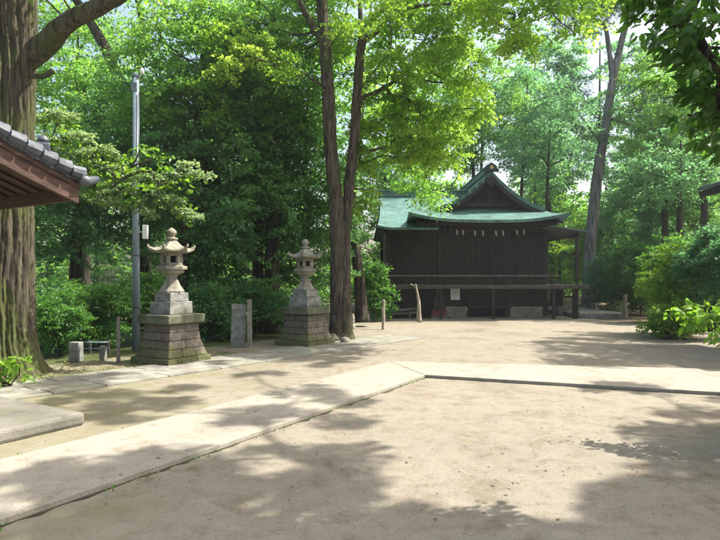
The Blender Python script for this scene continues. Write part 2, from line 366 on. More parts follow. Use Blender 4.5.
def smoothpath(pts, k=6):
    """Catmull-Rom through x y z r control points"""
    p = np.asarray(pts, float); p = np.vstack([2*p[0]-p[1], p, 2*p[-1]-p[-2]]); out = []
    for i in range(1, len(p)-2):
        for t in np.linspace(0, 1, k, endpoint=False):
            out.append(.5*((2*p[i])+(-p[i-1]+p[i+1])*t+(2*p[i-1]-5*p[i]+4*p[i+1]-p[i+2])*t*t+(-p[i-1]+3*p[i]-3*p[i+1]+p[i+2])*t**3))
    out.append(p[-2]); return np.array(out)
def flare(path, base, f=1.6, h=.5):
    q = path.copy(); z = np.clip((q[:,2]-base)/h, 0, 3); q[:,3] *= 1+(f-1)*np.exp(-z*1.8); return q
def tree(name, label, cat, base, trunks, clumps, bark, leaf, per=260, size=.13, tpl=LEAF4, group=None, sides=10, rough=.12, **kw):
    t = thing(name, label, cat, base, 0, group)
    mb = MB(); anchor = []
    for i, tp in enumerate(trunks):
        q = smoothpath(tp)
        if i == 0: q = flare(q, base[2])
        mb.tube(q[:,:3], q[:,3], sides, rough)
        anchor += [x for x in q[::3]] if len(trunks) > 1 or len(q) < 8 else [x for x in q[len(q)//4::2]]
    g = kw.pop('grow_kw', {})
    if len(clumps): grow(mb, anchor, clumps, **g)
    part('trunk', mb, bark, t, smooth=True)
    if len(clumps): link('crown', foliage(clumps, per, size, tpl, mat=leaf, **kw), t)
    return t
def shrub(name, label, base, center, rad, n, leaf, per, size, r=(.25,.4), tpl=LEAF4, cat='shrub', group=None, bark=None, shell=.3, **kw):
    cl = scatter(center, rad, n, r, shell=shell, mind=.4, cut=lambda p: p[2] > .08)
    t = thing(name, label, cat, base, 0, group)
    mb = MB(); b = np.array(base)
    st = [b+np.array([R.normal(0,.08), R.normal(0,.08), k*(center[2])*.35]) for k in (0,.5,1)]
    mb.tube(st, [.03,.025,.02], 6); grow(mb, st, cl, r_tip=.005)
    part('stem', mb, bark or M['bark_dark'], t, smooth=True)
    link('foliage', foliage(cl, per, size, tpl, mat=leaf, name='foliage', **kw), t)
    return t
# ================================================================ SETTING
g = MB(); g.add([(-160,-60,0),(160,-60,0),(160,260,0),(-160,260,0)], [(0,1,2,3)])
structure('ground', g, M['floor'])
# courtyard of packed sandy earth, ragged outline
def ragged(pts, step=.5, amp=.12, close=True):
    out = []
    for i in range(len(pts)):
        a = np.array(pts[i]); b = np.array(pts[(i+1) % len(pts)]); n = max(1, int(np.linalg.norm(b-a)/step))
        for k in range(n): out.append(a+(b-a)*k/n + R.normal(0, amp, 2))
    return out
cpts = ragged([(-30,-12),(22,-12),(22,14),(11.5,18.5),(9.6,24.3),(7.5,32),(1.0,32),(-.1,24),(-.35,17),(-2.3,15.6),(-5.4,11.7),(-7.5,9.6),(-30,9.0)])
g = MB(); g.add([(p[0],p[1],.004) for p in cpts], [tuple(range(len(cpts)))])
structure('courtyard_ground', g, M['court'])
# forest rises very slightly behind: low bank so that the far ground is not a knife edge
def slabs(name, quads, mat, top=.04, gap=.006, bevel=.004):
    mb = MB()
    for q in quads:
        q = np.array(q, float); c = q.mean(0); q = c+(q-c)*(1-gap*(.4 if 'path' in name else 1)/np.linalg.norm(q-c,axis=1).mean())
        mb.loft([[(x,y,.0) for x,y in q],[(x,y,top) for x,y in q]])
    return structure(name, mb, mat, bevel=bevel)
D1 = np.array([.521,.853]); 
def strip(a0, a1, b0, b1, cuts):
    """quads between two edges a (left) and b (right) at the cut fractions"""
    out = []
    for s, e in zip(cuts[:-1], cuts[1:]):
        out.append([a0+(a1-a0)*s, a0+(a1-a0)*e, b0+(b1-b0)*e, b0+(b1-b0)*s][::-1]); 
    return [q if np.cross(q[1]-q[0], q[2]-q[1]) > 0 else q[::-1] for q in out]
rA = G(0,527)[:2]; rB = G(425,378)[:2]; lA = G(0,462)[:2]; lB = G(390,364)[:2]
dr = (rB-rA)/np.linalg.norm(rB-rA); 
ext = 6.0
q1 = strip(lA-dr*ext, lB, rA-dr*ext, rB, [0,.25,.39,1.0])
slabs('diagonal_path', q1, M['path'], top=.05)
tA = lB.copy(); tB = G(720,372)[:2]; bA = rB; bB = G(720,396)[:2]
dt = (tB-tA)/np.linalg.norm(tB-tA); db = (bB-bA)/np.linalg.norm(bB-bA)
q2 = strip(tA, tB+dt*9, bA, bB+db*9, [0,.45,1.0])
slabs('cross_path', q2, M['path'], top=.055)
m = MB()  # dark soil strip that also paints in the shadow line along the path edges
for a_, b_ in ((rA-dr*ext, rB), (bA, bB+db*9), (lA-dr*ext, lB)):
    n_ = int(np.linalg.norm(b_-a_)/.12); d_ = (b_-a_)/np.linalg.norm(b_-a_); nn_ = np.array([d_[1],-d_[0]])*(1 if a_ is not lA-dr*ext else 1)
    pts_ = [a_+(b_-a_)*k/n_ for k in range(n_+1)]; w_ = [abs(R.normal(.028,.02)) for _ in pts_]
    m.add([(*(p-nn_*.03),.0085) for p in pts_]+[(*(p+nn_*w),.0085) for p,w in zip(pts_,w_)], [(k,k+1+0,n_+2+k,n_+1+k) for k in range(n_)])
structure('soil_shade_edge', m, surf('soil_with_edge_shade', [(.3,(.03,.026,.016)),(.6,(.06,.05,.03)),(.8,(.08,.085,.03))], scale=8, bump=.6))
# stone paved strip that runs past the lanterns
sa = np.array([-8.2,5.6]); sd = np.array([.62,.785]); sn = np.array([sd[1],-sd[0]])
sa = G(60,378)[:2]-sd*5.0
pv = []
row = 0
for w0, w1 in ((0,.46),(.46,.92),(.92,1.38)):
    t = -.5+R.random()*.5
    while t < 13.5:
        ln = .7+R.random()*.5
        a = sa+sd*t+sn*w0; b = sa+sd*(t+ln)+sn*w0; c = sa+sd*(t+ln)+sn*w1; d = sa+sd*t+sn*w1
        q = [a,b,c,d]; q = q if np.cross(q[1]-q[0], q[2]-q[1]) > 0 else q[::-1]
        pv.append(q); t += ln
slabs('paved_walk', pv, M['paver'], top=.03, gap=.012, bevel=.008)
# ================================================================ STONE LANTERNS
def hexring(r, z, curl=0.0, n=24, a0=0.0, pointy=0.0):
    """ring between hexagon and circle, corners lifted by curl"""
    out = []
    for i in range(n):
        a = 2*math.pi*i/n; k = ((a*6/(2*math.pi)) % 1)-.5
        hexr = math.cos(math.pi/6)/math.cos(k*math.pi/3)
        cz = abs(k)*2; rr = r*hexr*(1+pointy*cz**4)
        out.append((rr*math.cos(a+a0), rr*math.sin(a+a0), z+curl*cz**3))
    return out
def sq(s, z): h = s/2; return [(-h,-h,z),(h,-h,z),(h,h,z),(-h,h,z)]
def make_lantern(label):
    t = thing('stone_lantern', label, 'stone lantern', (0,0,0), 0, 'stone lanterns on tall pedestals beside the paved walk')
    # plinth and flared body of separate blocks, course by course
    def course(mb, s0, s1, z0, z1, nb, jit=.006):
        for side in range(4):
            m = np.array(Matrix.Rotation(side*math.pi/2,3,'Z'))
            cuts = [0]+sorted([(i+ (R.random()-.5)*.35)/nb for i in range(1,nb)])+[1]
            for a, b in zip(cuts[:-1], cuts[1:]):
                g_ = .0025
                def pt(s, f, z, o): return np.array([(-.5+f)*s, -s/2+o, z])
                o = (R.random()-.5)*2*jit; d_ = .16
                A = [pt(s0,a+g_/s0,z0,o), pt(s0,b-g_/s0,z0,o), pt(s0,b-g_/s0,z0,o), pt(s0,a+g_/s0,z0,o)]
                B = [pt(s1,a+g_/s1,z1,o), pt(s1,b-g_/s1,z1,o), pt(s1,b-g_/s1,z1,o), pt(s1,a+g_/s1,z1,o)]
                for Q, s in ((A,s0),(B,s1)):
                    for k_ in (2,3):
                        Q[k_] = Q[k_].copy(); Q[k_][1] += d_
                        # mitre so that blocks of neighbouring sides meet at the corner
                        lim = s/2-d_
                        Q[k_][0] = min(max(Q[k_][0], -lim), lim)
                mb.loft([np.array(A)@m.T, np.array(B)@m.T])
    pb = MB(); course(pb, 1.11, 1.09, 0, .13, 3); part('plinth', pb, M['blocks'], t, True, bevel=.012)
    bb = MB()
    prof = [(.135,1.0),(.30,.89),(.46,.80),(.62,.755),(.775,.745)]
    for (z0,s0),(z1,s1),nb in zip(prof[:-1], prof[1:], (3,2,3,2)): course(bb, s0, s1, z0+.004, z1-.004, nb)
    bb.loft([sq(.76,.02), sq(.76,.3), sq(.66,.5), sq(.66,.77)], rnd=.3)
    part('pedestal', bb, M['blocks'], t, True, bevel=.01)
    sl = MB(); sl.loft([sq(.86,.78), sq(.92,.80), sq(.93,.945), sq(.90,.965)]); part('slab', sl, M['moss_slab'], t, True, bevel=.012)
    for s, z0, z1 in ((.58,.967,1.215),(.47,1.217,1.39)):
        st = MB(); st.loft([sq(s,z0), sq(s*.985,z1)]); part('step', st, M['stone_dark'], t, True, bevel=.012)
    sh = MB(); sh.loft([hexring(r,z) for r,z in ((.25,1.392),(.255,1.43),(.235,1.45),(.17,1.55),(.12,1.66),(.105,1.71),(.125,1.725),(.125,1.75))])
    part('shaft', sh, M['stone_light'], t, True, smooth=False, bevel=.004)
    pl = MB(); pl.loft([hexring(r,z) for r,z in ((.13,1.752),(.24,1.79),(.255,1.80),(.25,1.845),(.31,1.86),(.31,1.915),(.29,1.93),(.24,1.935),(.24,1.95))])
    part('platform', pl, M['stone_light'], t, True, bevel=.004)
    # fire box: six posts with sill and head, open windows
    fb = MB()
    fb.loft([hexring(.215,1.952), hexring(.215,1.995)]); fb.loft([hexring(.215,2.13), hexring(.215,2.178)])
    for i in range(6):
        a = i*math.pi/3+math.pi/6 - math.pi/6; x, y = .19*math.cos(a), .19*math.sin(a)
        fb.box((x,y,2.0625), (.055,.075,.135), rz=a)
    part('fire_box', fb, M['stone_light'], t, True, bevel=.003)
    iv = MB(); iv.lathe((0,0,1.996), [(.085,0),(.085,.133)], 8); part('fire_box_core', iv, M['black'], t, True)
    rf = MB()
    rf.loft([hexring(.20,2.18), hexring(.34,2.185,.03,pointy=.1), hexring(.395,2.205,.05,pointy=.14), hexring(.40,2.235,.07,pointy=.15),
             hexring(.35,2.255,.04,pointy=.1), hexring(.27,2.29,.015), hexring(.20,2.345), hexring(.13,2.41), hexring(.10,2.44)])
    for i in range(6):     # curled tips
        a = i*math.pi/3; pts = [(r*math.cos(a), r*math.sin(a), z) for r,z in ((.36,2.27),(.42,2.29),(.46,2.325),(.455,2.352),(.435,2.348))]
        rf.tube(pts, [.03,.028,.024,.018,.01], 6)
    part('roof', rf, M['stone_light'], t, True, bevel=.003)
    fi = MB(); fi.lathe((0,0,0), [(.09,2.442),(.12,2.47),(.12,2.49),(.065,2.505),(.055,2.53),(.085,2.56),(.10,2.60),(.088,2.64),(.05,2.675),(.012,2.70)], 14)
    part('finial', fi, M['stone_light'], t, True, smooth=True)
    return t
la = make_lantern('stone lantern nearer the camera, on mossy pedestal beside the grey metal pole')
la.location = (-3.80,11.40,.004); la.rotation_euler = (0,0,-math.radians(31))
lb = copy_tree(la); lb.location = (-1.40,14.45,.004); lb.rotation_euler = (0,0,-math.radians(33))
lb['label'] = 'farther stone lantern on mossy pedestal, just left of the twin-trunked tree'

# ================================================================ POLE, MARKERS, STAKES
pb_ = G(136,352); pb_[2] = 0
t = thing('utility_pole', 'tall grey metal pole with small white box, behind the nearer lantern', 'pole', pb_)
X, Y = pb_[:2]; ztop = P(136,76,Y)[2]
m = MB(); m.tube([(X,Y,0),(X,Y,ztop)], [.088,.068], 18); part('shaft', m, M['pole'], t, smooth=True)
m = MB(); m.lathe((X,Y,0), [(.088,ztop-.02),(.09,ztop+.03),(.05,ztop+.06)], 14); part('cap', m, M['pole'], t)
m = MB(); m.box((X,Y-.09,ztop-.28),(.13,.06,.2)); part('bracket', m, M['pole'], t, bevel=.005)
m = MB(); m.bar((X+.06,Y,ztop-.05),(X+.13,Y,ztop+.06),.012); m.lathe((X+.14,Y,ztop+.04),[(.02,0),(.045,.03),(.045,.10),(.02,.13)],10); part('sensor', m, M['white'], t, smooth=True)
for z in (1.0,2.2,3.6):
    m = MB(); m.lathe((X,Y,z), [(.092-.003*z,0),(.092-.003*z,.02)], 16); part('band', m, M['metal_dark'], t)
m = MB(); m.tube([(X+.09,Y-.06,2.9),(X+.095,Y-.06,4.2),(X+.085,Y-.05,ztop-.4)], .012, 6); part('cable', m, M['metal_dark'], t, smooth=True)
bx = P(144.5,232,Y); m = MB(); m.box((bx[0]+.02,Y,bx[2]),(.11,.09,.32)); m.box((X+.1,Y,bx[2]),(.08,.02,.03)); part('junction_box', m, M['white'], t, bevel=.008)

def post(name, px, py0, py1, w, mat, label, cat='post', lean=0.0, d=None, depth_off=0.0, group=None, top='flat', rough=.06):
    b = G(px, py1); Y = b[1]; h = (py1-py0)/F*Y; w_ = w/F*Y; d_ = d or w_
    m = MB(); q = []
    for k in np.linspace(0,1,6):
        s = 1-.06*k
        j = R.normal(0, rough*w_*.25, 2)
        cx = b[0]+lean*h*k+j[0]; cy = Y+j[1]; q.append([(cx-w_/2*s,cy-d_/2*s,h*k),(cx+w_/2*s,cy-d_/2*s,h*k),(cx+w_/2*s,cy+d_/2*s,h*k),(cx-w_/2*s,cy+d_/2*s,h*k)])
    if top == 'point':
        c = np.array(q[-1]).mean(0); q.append([tuple(c+(np.array(p)-c)*.35+np.array([0,0,w_*.4])) for p in q[-1]])
    m.loft(q)
    return solo(name, m, mat, label, cat, b, group, bevel=.006)
def roundpost(name, px, py0, py1, w, mat, label, cat='post', lean=0.0, group=None, n=10):
    b = G(px, py1); Y = b[1]; h = (py1-py0)/F*Y; r = w/F*Y/2
    k = np.linspace(0,1,8)[:,None]; pts = b+np.array([lean*h,0,h])*k+R.normal(0,r*.12,(8,3))*np.array([1,1,0])
    m = MB(); m.tube(pts, np.linspace(r*1.05,r*.9,8), n, .12)
    return solo(name, m, mat, label, cat, b, group, smooth=False, bevel=.004)
post('stone_marker', 238.5, 304, 347.5, 14, M['stone_dark'], 'broad grey stone marker slab standing between the two lanterns', 'stone marker', d=.16, rough=.05)
post('stone_post', 249.5, 299.5, 348, 4.2, M['stone_light'], 'slim pale stone post touching the right side of the grey marker slab', 'post', d=.10)
roundpost('wooden_stake', 118.5, 317, 363, 3.8, M['wood_grey'], 'weathered wooden stake left of the metal pole by the green shrub', 'stake')
roundpost('wooden_bollard', 383.5, 300, 329.5, 3.6, M['wood_pale'], 'short upright pale wooden post between the twin tree and the stage', 'post')
roundpost('wooden_bollard', 352.5, 314, 328, 4.6, M['wood_pale'], 'stubby low wooden post at the right foot of the twin-trunked tree', 'post')
roundpost('wooden_bollard', 625, 294, 319, 3.8, M['wood_grey'], 'short wooden post at the right end of the low platform beside the clipped bush', 'post')
post('stone_post', 76, 342, 361.5, 10.5, M['stone_dark'], 'squat grey stone post under the green shrub at left', 'post')
post('stone_post', 103, 346, 361, 5.5, M['stone_dark'], 'narrow grey stone post under the shrub, left of the wooden stake', 'post')
# low rail behind the left shrub
t = thing('low_rail_fence', 'low pale rail fence glimpsed beneath the left shrub', 'fence', (G(92,354)[0],G(92,354)[1],0))
Yf = G(92,354)[1]; x0 = (52-360)/F*Yf; x1 = (108-360)/F*Yf
for z in (.12,.26): m = MB(); m.bar((x0,Yf,z),(x1,Yf,z),.016); part('rail', m, M['pole'], t, smooth=True)
for k in range(4): m = MB(); xx = x0+(x1-x0)*k/3; m.box((xx,Yf+.03,.15),(.05,.03,.30)); part('post', m, M['wood_grey'], t)
# leaning forked staff by the stage
b = G(419,322.5); Y = b[1]
m = MB(); k = np.linspace(0,1,9)
def bez(pts): return smoothpath([(p[0],p[1],p[2],r) for p,r in pts], 5)
q = bez([(P(420,322.5,Y),.07),(P(419,305,Y-.02),.06),(P(417.5,294,Y-.04),.045),(P(415.5,284,Y-.06),.03)]); m.tube(q[:,:3], q[:,3], 8, .2)
q = bez([(P(417,321.5,Y+.1),.035),(P(417.8,306,Y+.02),.035),(P(418.5,300,Y),.03)]); m.tube(q[:,:3], q[:,3], 7, .2)
q = bez([(P(416.5,289,Y-.04),.022),(P(413,285,Y-.04),.02),(P(410,284,Y-.04),.015)]); m.tube(q[:,:3], q[:,3], 6, .2)
solo('forked_prop', m, M['wood_pale'], 'bleached forked tree prop leaning in front of the dark stage hall', 'wooden prop', b, smooth=True)

# ================================================================ STAGE HALL
BX = 5.60; YW = 24.6                        # centre line of the main block, its front wall
root = thing('stage_hall', 'dark timber shrine stage hall with green copper roofs and veranda', 'building', (BX, YW, 0))
WD = M['wood_dark']; WB = M['wood_beam']
XL, XR = BX-2.1, BX+2.45; XW = 1.22; YB = 31.0
DECK = 1.45
# walls: planks
def planks(mb, x0, x1, y, z0, z1, w=.30, t_=.05):
    n = max(1, round((x1-x0)/w)); w = (x1-x0)/n
    for i in range(n):
        mb.box(((x0+(i+.5)*w), y+(.004 if i % 2 else 0), (z0+z1)/2), (w-.012, t_, z1-z0))
def planksY(mb, x, y0, y1, z0, z1, w=.3, t_=.05):
    n = max(1, round((y1-y0)/w)); w = (y1-y0)/n
    for i in range(n): mb.box((x+(.004 if i % 2 else 0), y0+(i+.5)*w, (z0+z1)/2), (t_, w-.012, z1-z0))
m = MB(); planks(m, XL+.1, XR-.1, YW+.06, DECK, 4.3); m.box2((XL+.1,YW+.09,DECK),(XR-.1,YW+.12,4.3)); part('front_wall', m, WD, root)
m = MB(); planks(m, XW+.1, XL-.1, YW+.10, .02, 3.9, .26); m.box2((XW+.1,YW+.13,.02),(XL-.1,YW+.16,3.9)); part('wing_wall', m, WD, root)
m = MB(); planksY(m, XR, YW+.15, YB, DECK, 4.3); m.box2((XR-.06,YW+.15,DECK),(XR-.03,YB,4.3)); part('side_wall', m, WD, root)
m = MB(); planksY(m, XW, YW+.15, YB-1.5, .02, 3.9); m.box2((XW+.03,YW+.15,.02),(XW+.06,YB-1.5,3.9)); part('side_wall', m, WD, root)
m = MB(); planks(m, XW, XR, YB, .3, 4.3); part('rear_wall', m, WD, root)
for x in (XL, XR, XW):
    for y in (YW, YB-.1):
        m = MB(); h = 4.35 if x != XW else 3.85; m.box2((x-.10,y-.02,0),(x+.10,y+.18,h)); part('column', m, WB, root, bevel=.008)
for x in (BX-.72, BX+.82):
    m = MB(); m.box2((x-.035,YW+.0,DECK+.12),(x+.035,YW+.032,3.88)); part('door_post', m, WB, root)
for k_ in range(4):
    xa = XL+.14+k_*(XR-XL-.28)/4; xb = xa+(XR-XL-.28)/4-.03; m = MB()
    for (p0,p1) in (((xa,DECK+.06),(xa+.07,3.86)),((xb-.07,DECK+.06),(xb,3.86)),((xa+.07,DECK+.06),(xb-.07,DECK+.16)),((xa+.07,3.76),(xb-.07,3.86))): m.box2((p0[0],YW-.02,p0[1]),(p1[0],YW+.028,p1[1]))
    part('shutter_frame', m, WB, root)
# shutters battens
m = MB()
for z in (2.35,3.2): m.box2((XL+.12,YW+.012,z),(XR-.12,YW+.030,z+.05))
part('batten', m, WB, root)
m = MB(); m.box2((XL-.25,YW-.10,3.90),(XR+.25,YW-.01,4.06)); m.box2((XL-.1,YW-.16,4.16),(XR+.1,YW-.02,4.32)); part('lintel', m, M['wood_beam'], root, bevel=.006)
# lower storey under the main deck
m = MB(); planks(m, XL+.1, XR-.1, YW+.02, .55, DECK-.13, .45, .04); m.box2((XL+.1,YW+.05,.5),(XR-.1,YW+.08,DECK-.13)); part('lower_wall', m, WD, root)
for xa, xb in ((XL+.12,BX-.98),(BX+.92,XR-.12)):
    m = MB(); m.box2((xa,YW-.10,.05),(xb,YW-.0,.50)); part('base_panel', m, M['base_stone'], root, bevel=.01)
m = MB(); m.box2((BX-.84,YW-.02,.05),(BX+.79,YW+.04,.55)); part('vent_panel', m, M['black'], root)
m = MB(); m.box2((BX-.95,YW-.16,.42),(BX+.95,YW-.04,.54)); m.box2((BX-.95,YW-.18,.05),(BX-.87,YW-.06,.9)); m.box2((BX+.80,YW-.18,.05),(BX+.88,YW-.06,.9))
part('lower_bench', m, WB, root, bevel=.006)
m = MB(); m.box2((XL-.35,YW-.36,.0),(XR+.1,YW+.2,.055)); part('foundation', m, M['stone_dark'], root, bevel=.01)
# veranda deck and railing
VF = YW-.95
m = MB(); 
xx = XW-.25; 
while xx < 9.55:
    m.box2((xx,VF,DECK-.05),(xx+.195,YW-.03,DECK)); xx += .2
part('deck', m, M['wood_grey'], root)
m = MB(); m.box2((XW-.28,VF-.045,DECK-.17),(9.6,VF-.003,DECK-.02)); part('deck_fascia', m, surf('veranda_edge', [(.3,(.04,.03,.028)),(.6,(.085,.07,.062)),(.8,(.14,.12,.105))], scale=3, bump=.2), root, bevel=.005)
m = MB(); m.box2((XW-.3,VF,DECK+.34),(XR+.35,VF+.07,DECK+.41)); part('handrail', m, M['wood_beam'], root, bevel=.01).data.materials[0] = surf('rail_timber', [(.3,(.07,.06,.055)),(.6,(.12,.105,.095)),(.8,(.18,.16,.15))], scale=3, bump=.2)
m = MB(); m.box2((XW-.3,VF+.015,DECK+.15),(XR+.3,VF+.055,DECK+.19)); part('lower_rail', m, WB, root)
for i in range(9):
    x = XW-.15+i*(XR+.15-XW)/8
    m = MB(); m.box2((x-.035,VF+.008,DECK),(x+.035,VF+.064,DECK+.34)); part('baluster', m, WB, root)
for x in (XL-.1, BX, XR+.1, XW):
    m = MB(); m.box2((x-.06,VF+.05,.0),(x+.06,VF+.17,DECK-.055)); part('veranda_post', m, WB, root)
# right hand veranda with pent roof on posts
x2 = P(576,250,24.0)[0]
m = MB(); 
for i in range(11): m.box2((XR+.12, YW+.0+i*.3, DECK-.05),(9.55, YW+.29+i*.3, DECK-.001))
part('side_deck', m, M['wood_grey'], root)
for x, y in ((x2,VF+.25),(x2,YW+3.2)):
    m = MB(); m.box2((x-.055,y-.055,0),(x+.055,y+.055,3.62)); part('pent_post', m, WB, root, bevel=.006)
m = MB(); m.box2((XR+.2,VF+.22,3.40),(x2+.1,VF+.30,3.52)); m.box2((x2-.04,VF,3.50),(x2+.04,YB-2,3.60)); part('pent_beam', m, WB, root)
m = MB(); a = (XR-.2,3.88); c = (9.42,3.64)
m.loft([[(a[0],VF-.3,a[1]),(c[0],VF-.3,c[1]),(c[0],VF-.3,c[1]+.04),(a[0],VF-.3,a[1]+.04)],[(a[0],YB-1.5,a[1]),(c[0],YB-1.5,c[1]),(c[0],YB-1.5,c[1]+.04),(a[0],YB-1.5,a[1]+.04)]])
part('pent_roof', m, plain('grey_sheet_metal', (.13,.15,.17), .45, 0), root)
m = MB(); m.box2((XR+.5,VF+.3,.55),(XR+.58,YW+.4,DECK-.06)); m.box2((XR+.95,VF+.2,0),(XR+1.05,VF+.3,DECK-.06)); m.box2((XR+.12,VF+.3,.9),(x2,VF+.36,.98)); part('side_brace', m, WB, root)
# ---- roofs
def sheet(mb, grid, th=.09):
    """grid [i][j] of points: closed sheet of thickness th, downward"""
    g_ = np.array(grid, float); ni, nj = g_.shape[:2]; top = g_.reshape(-1,3); bot = top-np.array([0,0,th]); f = []
    def T(i,j): return i*nj+j
    o = ni*nj
    for i in range(ni-1):
        for j in range(nj-1):
            f.append((T(i,j),T(i,j+1),T(i+1,j+1),T(i+1,j))); f.append((o+T(i,j),o+T(i+1,j),o+T(i+1,j+1),o+T(i,j+1)))
    for i in range(ni-1):
        f.append((T(i,0),T(i+1,0),o+T(i+1,0),o+T(i,0))); f.append((T(i,nj-1),o+T(i,nj-1),o+T(i+1,nj-1),T(i+1,nj-1)))
    for j in range(nj-1):
        f.append((T(0,j),o+T(0,j),o+T(0,j+1),T(0,j+1))); f.append((T(ni-1,j),T(ni-1,j+1),o+T(ni-1,j+1),o+T(ni-1,j)))
    mb.add(np.vstack([top,bot]), f)
def uvgrid(obj_, grids):
    """UV = metres along the course, metres up the slope (top faces and undersides alike)"""
    me = obj_.data; uv = me.uv_layers.new(name='UVMap'); co = []
    for gr in grids:
        g_ = np.array(gr, float); 
        du = np.linalg.norm(np.diff(g_, axis=1), axis=2).mean(0); dv = np.linalg.norm(np.diff(g_, axis=0), axis=2).mean(1)
        U = np.concatenate([[0],np.cumsum(du)]); V = np.concatenate([[0],np.cumsum(dv)])
        uu, vv = np.meshgrid(U, V); q = np.stack([uu,vv],2).reshape(-1,2); co += [q,q]
    co = np.concatenate(co); vi = np.zeros(len(me.loops), np.int32); me.loops.foreach_get('vertex_index', vi)
    uv.data.foreach_set('uv', co[vi].astype(np.float32).ravel())
YG = YW-.05; YR = YB+.3
IN = 2.30; ZI = 4.72; ZR = 6.30
def prof(d):     # main gable profile
    k = abs(d)/IN; return ZR-(ZR-ZI)*(k*1.62-.62*k*k)
grids = []; m = MB()
for sgn in (-1,1):
    ds = np.linspace(0.0, IN+.02, 11); ys = np.linspace(YG-.42, YR, 9)
    gr = [[(BX+sgn*d, y, prof(d)+.05) for y in ys] for d in ds]; gr = gr if sgn < 0 else [r[::-1] for r in gr]
    sheet(m, gr, .19); grids.append(gr)
# skirt: front and two sides
OL, OR, OF = 3.62, 2.95, 1.62
def skirt(u0, u1, kind):
    gr = []
    for t in np.linspace(0,1,7):
        row = []
        for u in np.linspace(0,1,17):
            if kind == 'front':
                x = (BX-IN)*(1-u)+(BX+IN)*u; xo = (BX-OL)*(1-u)+(BX+OR)*u
                p = [x+(xo-x)*t, YG-(OF)*t+.0, 0]
                c = abs(2*u-1)
            else:
                yi = YG+(YR-YG)*u; yo = (YG-OF)+(YR+1.2-YG+OF)*u; off = OL if kind == 'left' else OR
                d = IN+(off-IN)*t; p = [BX-d if kind == 'left' else BX+d, yi+(yo-yi)*t, 0]
                c = max(0, 1-u*2.6)**1.0
            z = ZI-.76*t+.14*t*t+.32*t*t*c**3
            row.append((p[0],p[1],z))
        gr.append(row)
    if kind == 'left': gr = [r[::-1] for r in gr]
    return gr
for k_ in ('front','left','right'):
    gr = skirt(0,1,k_); sheet(m, gr, .12); grids.append(gr)
ro = part('main_roof', m, M['copper'], root); uvgrid(ro, grids)
# wing roof, ridge along X
m = MB(); grids = []
WRX0, WRX1 = .95, BX-2.2; ZWR = 5.72; YWR = 27.4; EY = YW-1.25; ZE = 3.82
for back in (0,1):
    gr = []
    for t in np.linspace(0,1,11):
        WRX1 = BX-.3-2.05*min(1,t*1.6)
        z = ZWR-(ZWR-ZE)*(t*1.22-.22*t*t); y = YWR+(EY-YWR)*t if not back else YWR+(31.4-YWR)*t
        row = [(WRX0-.22*t*t+(WRX1-WRX0+.22*t*t)*u, y, z+.10*max(0,1-u*3)**2*t) for u in np.linspace(0,1,9)]
        gr.append(row if not back else row[::-1])
    sheet(m, gr, .10); grids.append(gr)
ro = part('wing_roof', m, M['copper'], root); uvgrid(ro, grids)
m = MB(); m.box2((WRX0-.05,YWR-.14,ZWR-.05),(BX-.3,YWR+.14,ZWR+.20)); m.box2((WRX0-.10,YWR-.18,ZWR+.20),(BX-.3,YWR+.18,ZWR+.25)); part('wing_ridge', m, plain('dull_copper', (.10,.17,.15), .5), root, bevel=.01)
m = MB(); m.box2((BX-.13,YG-.36,ZR+.02),(BX+.13,YR,ZR+.24)); m.lathe((BX,YR-.1,ZR+.1),[(.12,0),(.12,.2)],10)
m.box2((BX-.17,YG-.38,ZR+.24),(BX+.17,YR,ZR+.29)); part('main_ridge', m, bpy.data.materials['dull_copper'], root, bevel=.01)
# ridge-end ornament with round brass crest
m = MB(); pts = [(-.30,-.02),(-.34,.10),(-.24,.16),(-.20,.28),(-.10,.36),(0,.43),(.10,.36),(.20,.28),(.24,.16),(.34,.10),(.30,-.02)]
m.loft([[(BX+x,YG-.50,ZR-.02+z*.9) for x,z in pts],[(BX+x,YG-.385,ZR-.02+z*.9) for x,z in pts]]); on = part('ridge_ornament', m, M['metal_dark'], root, bevel=.01)
m = MB(); a = np.arange(20)*math.pi/10
m.loft([[(BX+.075*math.cos(x),YG-.525,ZR+.15+.075*math.sin(x)) for x in a],[(BX+.085*math.cos(x),YG-.498,ZR+.15+.085*math.sin(x)) for x in a]]); part('crest', m, M['brass'], on)
# barge boards, verge edge, gable wall
m = MB(); m2 = MB()
for sgn in (-1,1):
    ds = np.linspace(0.0,IN+.12,12)
    top = [(BX+sgn*d, prof(d)-.145) for d in ds]
    for i in range(len(ds)-1):
        h = .17+.05*(1-ds[i]/IN)
        (xa,za),(xb,zb) = top[i], top[i+1]
        v = [(xa,YG-.40,za),(xb,YG-.40,zb),(xb,YG-.40,zb-h),(xa,YG-.40,za-h),(xa,YG-.33,za),(xb,YG-.33,zb),(xb,YG-.33,zb-h),(xa,YG-.33,za-h)]
        m.add(v, [(0,1,2,3),(7,6,5,4),(0,4,5,1),(3,2,6,7),(0,3,7,4),(1,5,6,2)], .5)
part('barge_board', m, WB, root)
m = MB(); ds = np.linspace(-IN+.05, IN-.05, 17); up = [(BX+d, prof(d)-.15) for d in ds]
lo = [(BX+d, ZI-.22) for d in ds]
v = [(x,YG+.02,z) for x,z in up]+[(x,YG+.02,z) for x,z in lo]; n_ = len(ds); m.add(v, [(i,i+n_,i+1+n_,i+1) for i in range(n_-1)])
part('gable_wall', m, WD, root)
m = MB(); m.box2((BX-1.75,YG-.10,ZI+.12),(BX+1.75,YG+.01,ZI+.28)); m.box2((BX-.08,YG-.06,ZI+.28),(BX+.08,YG+.01,ZR-.3))
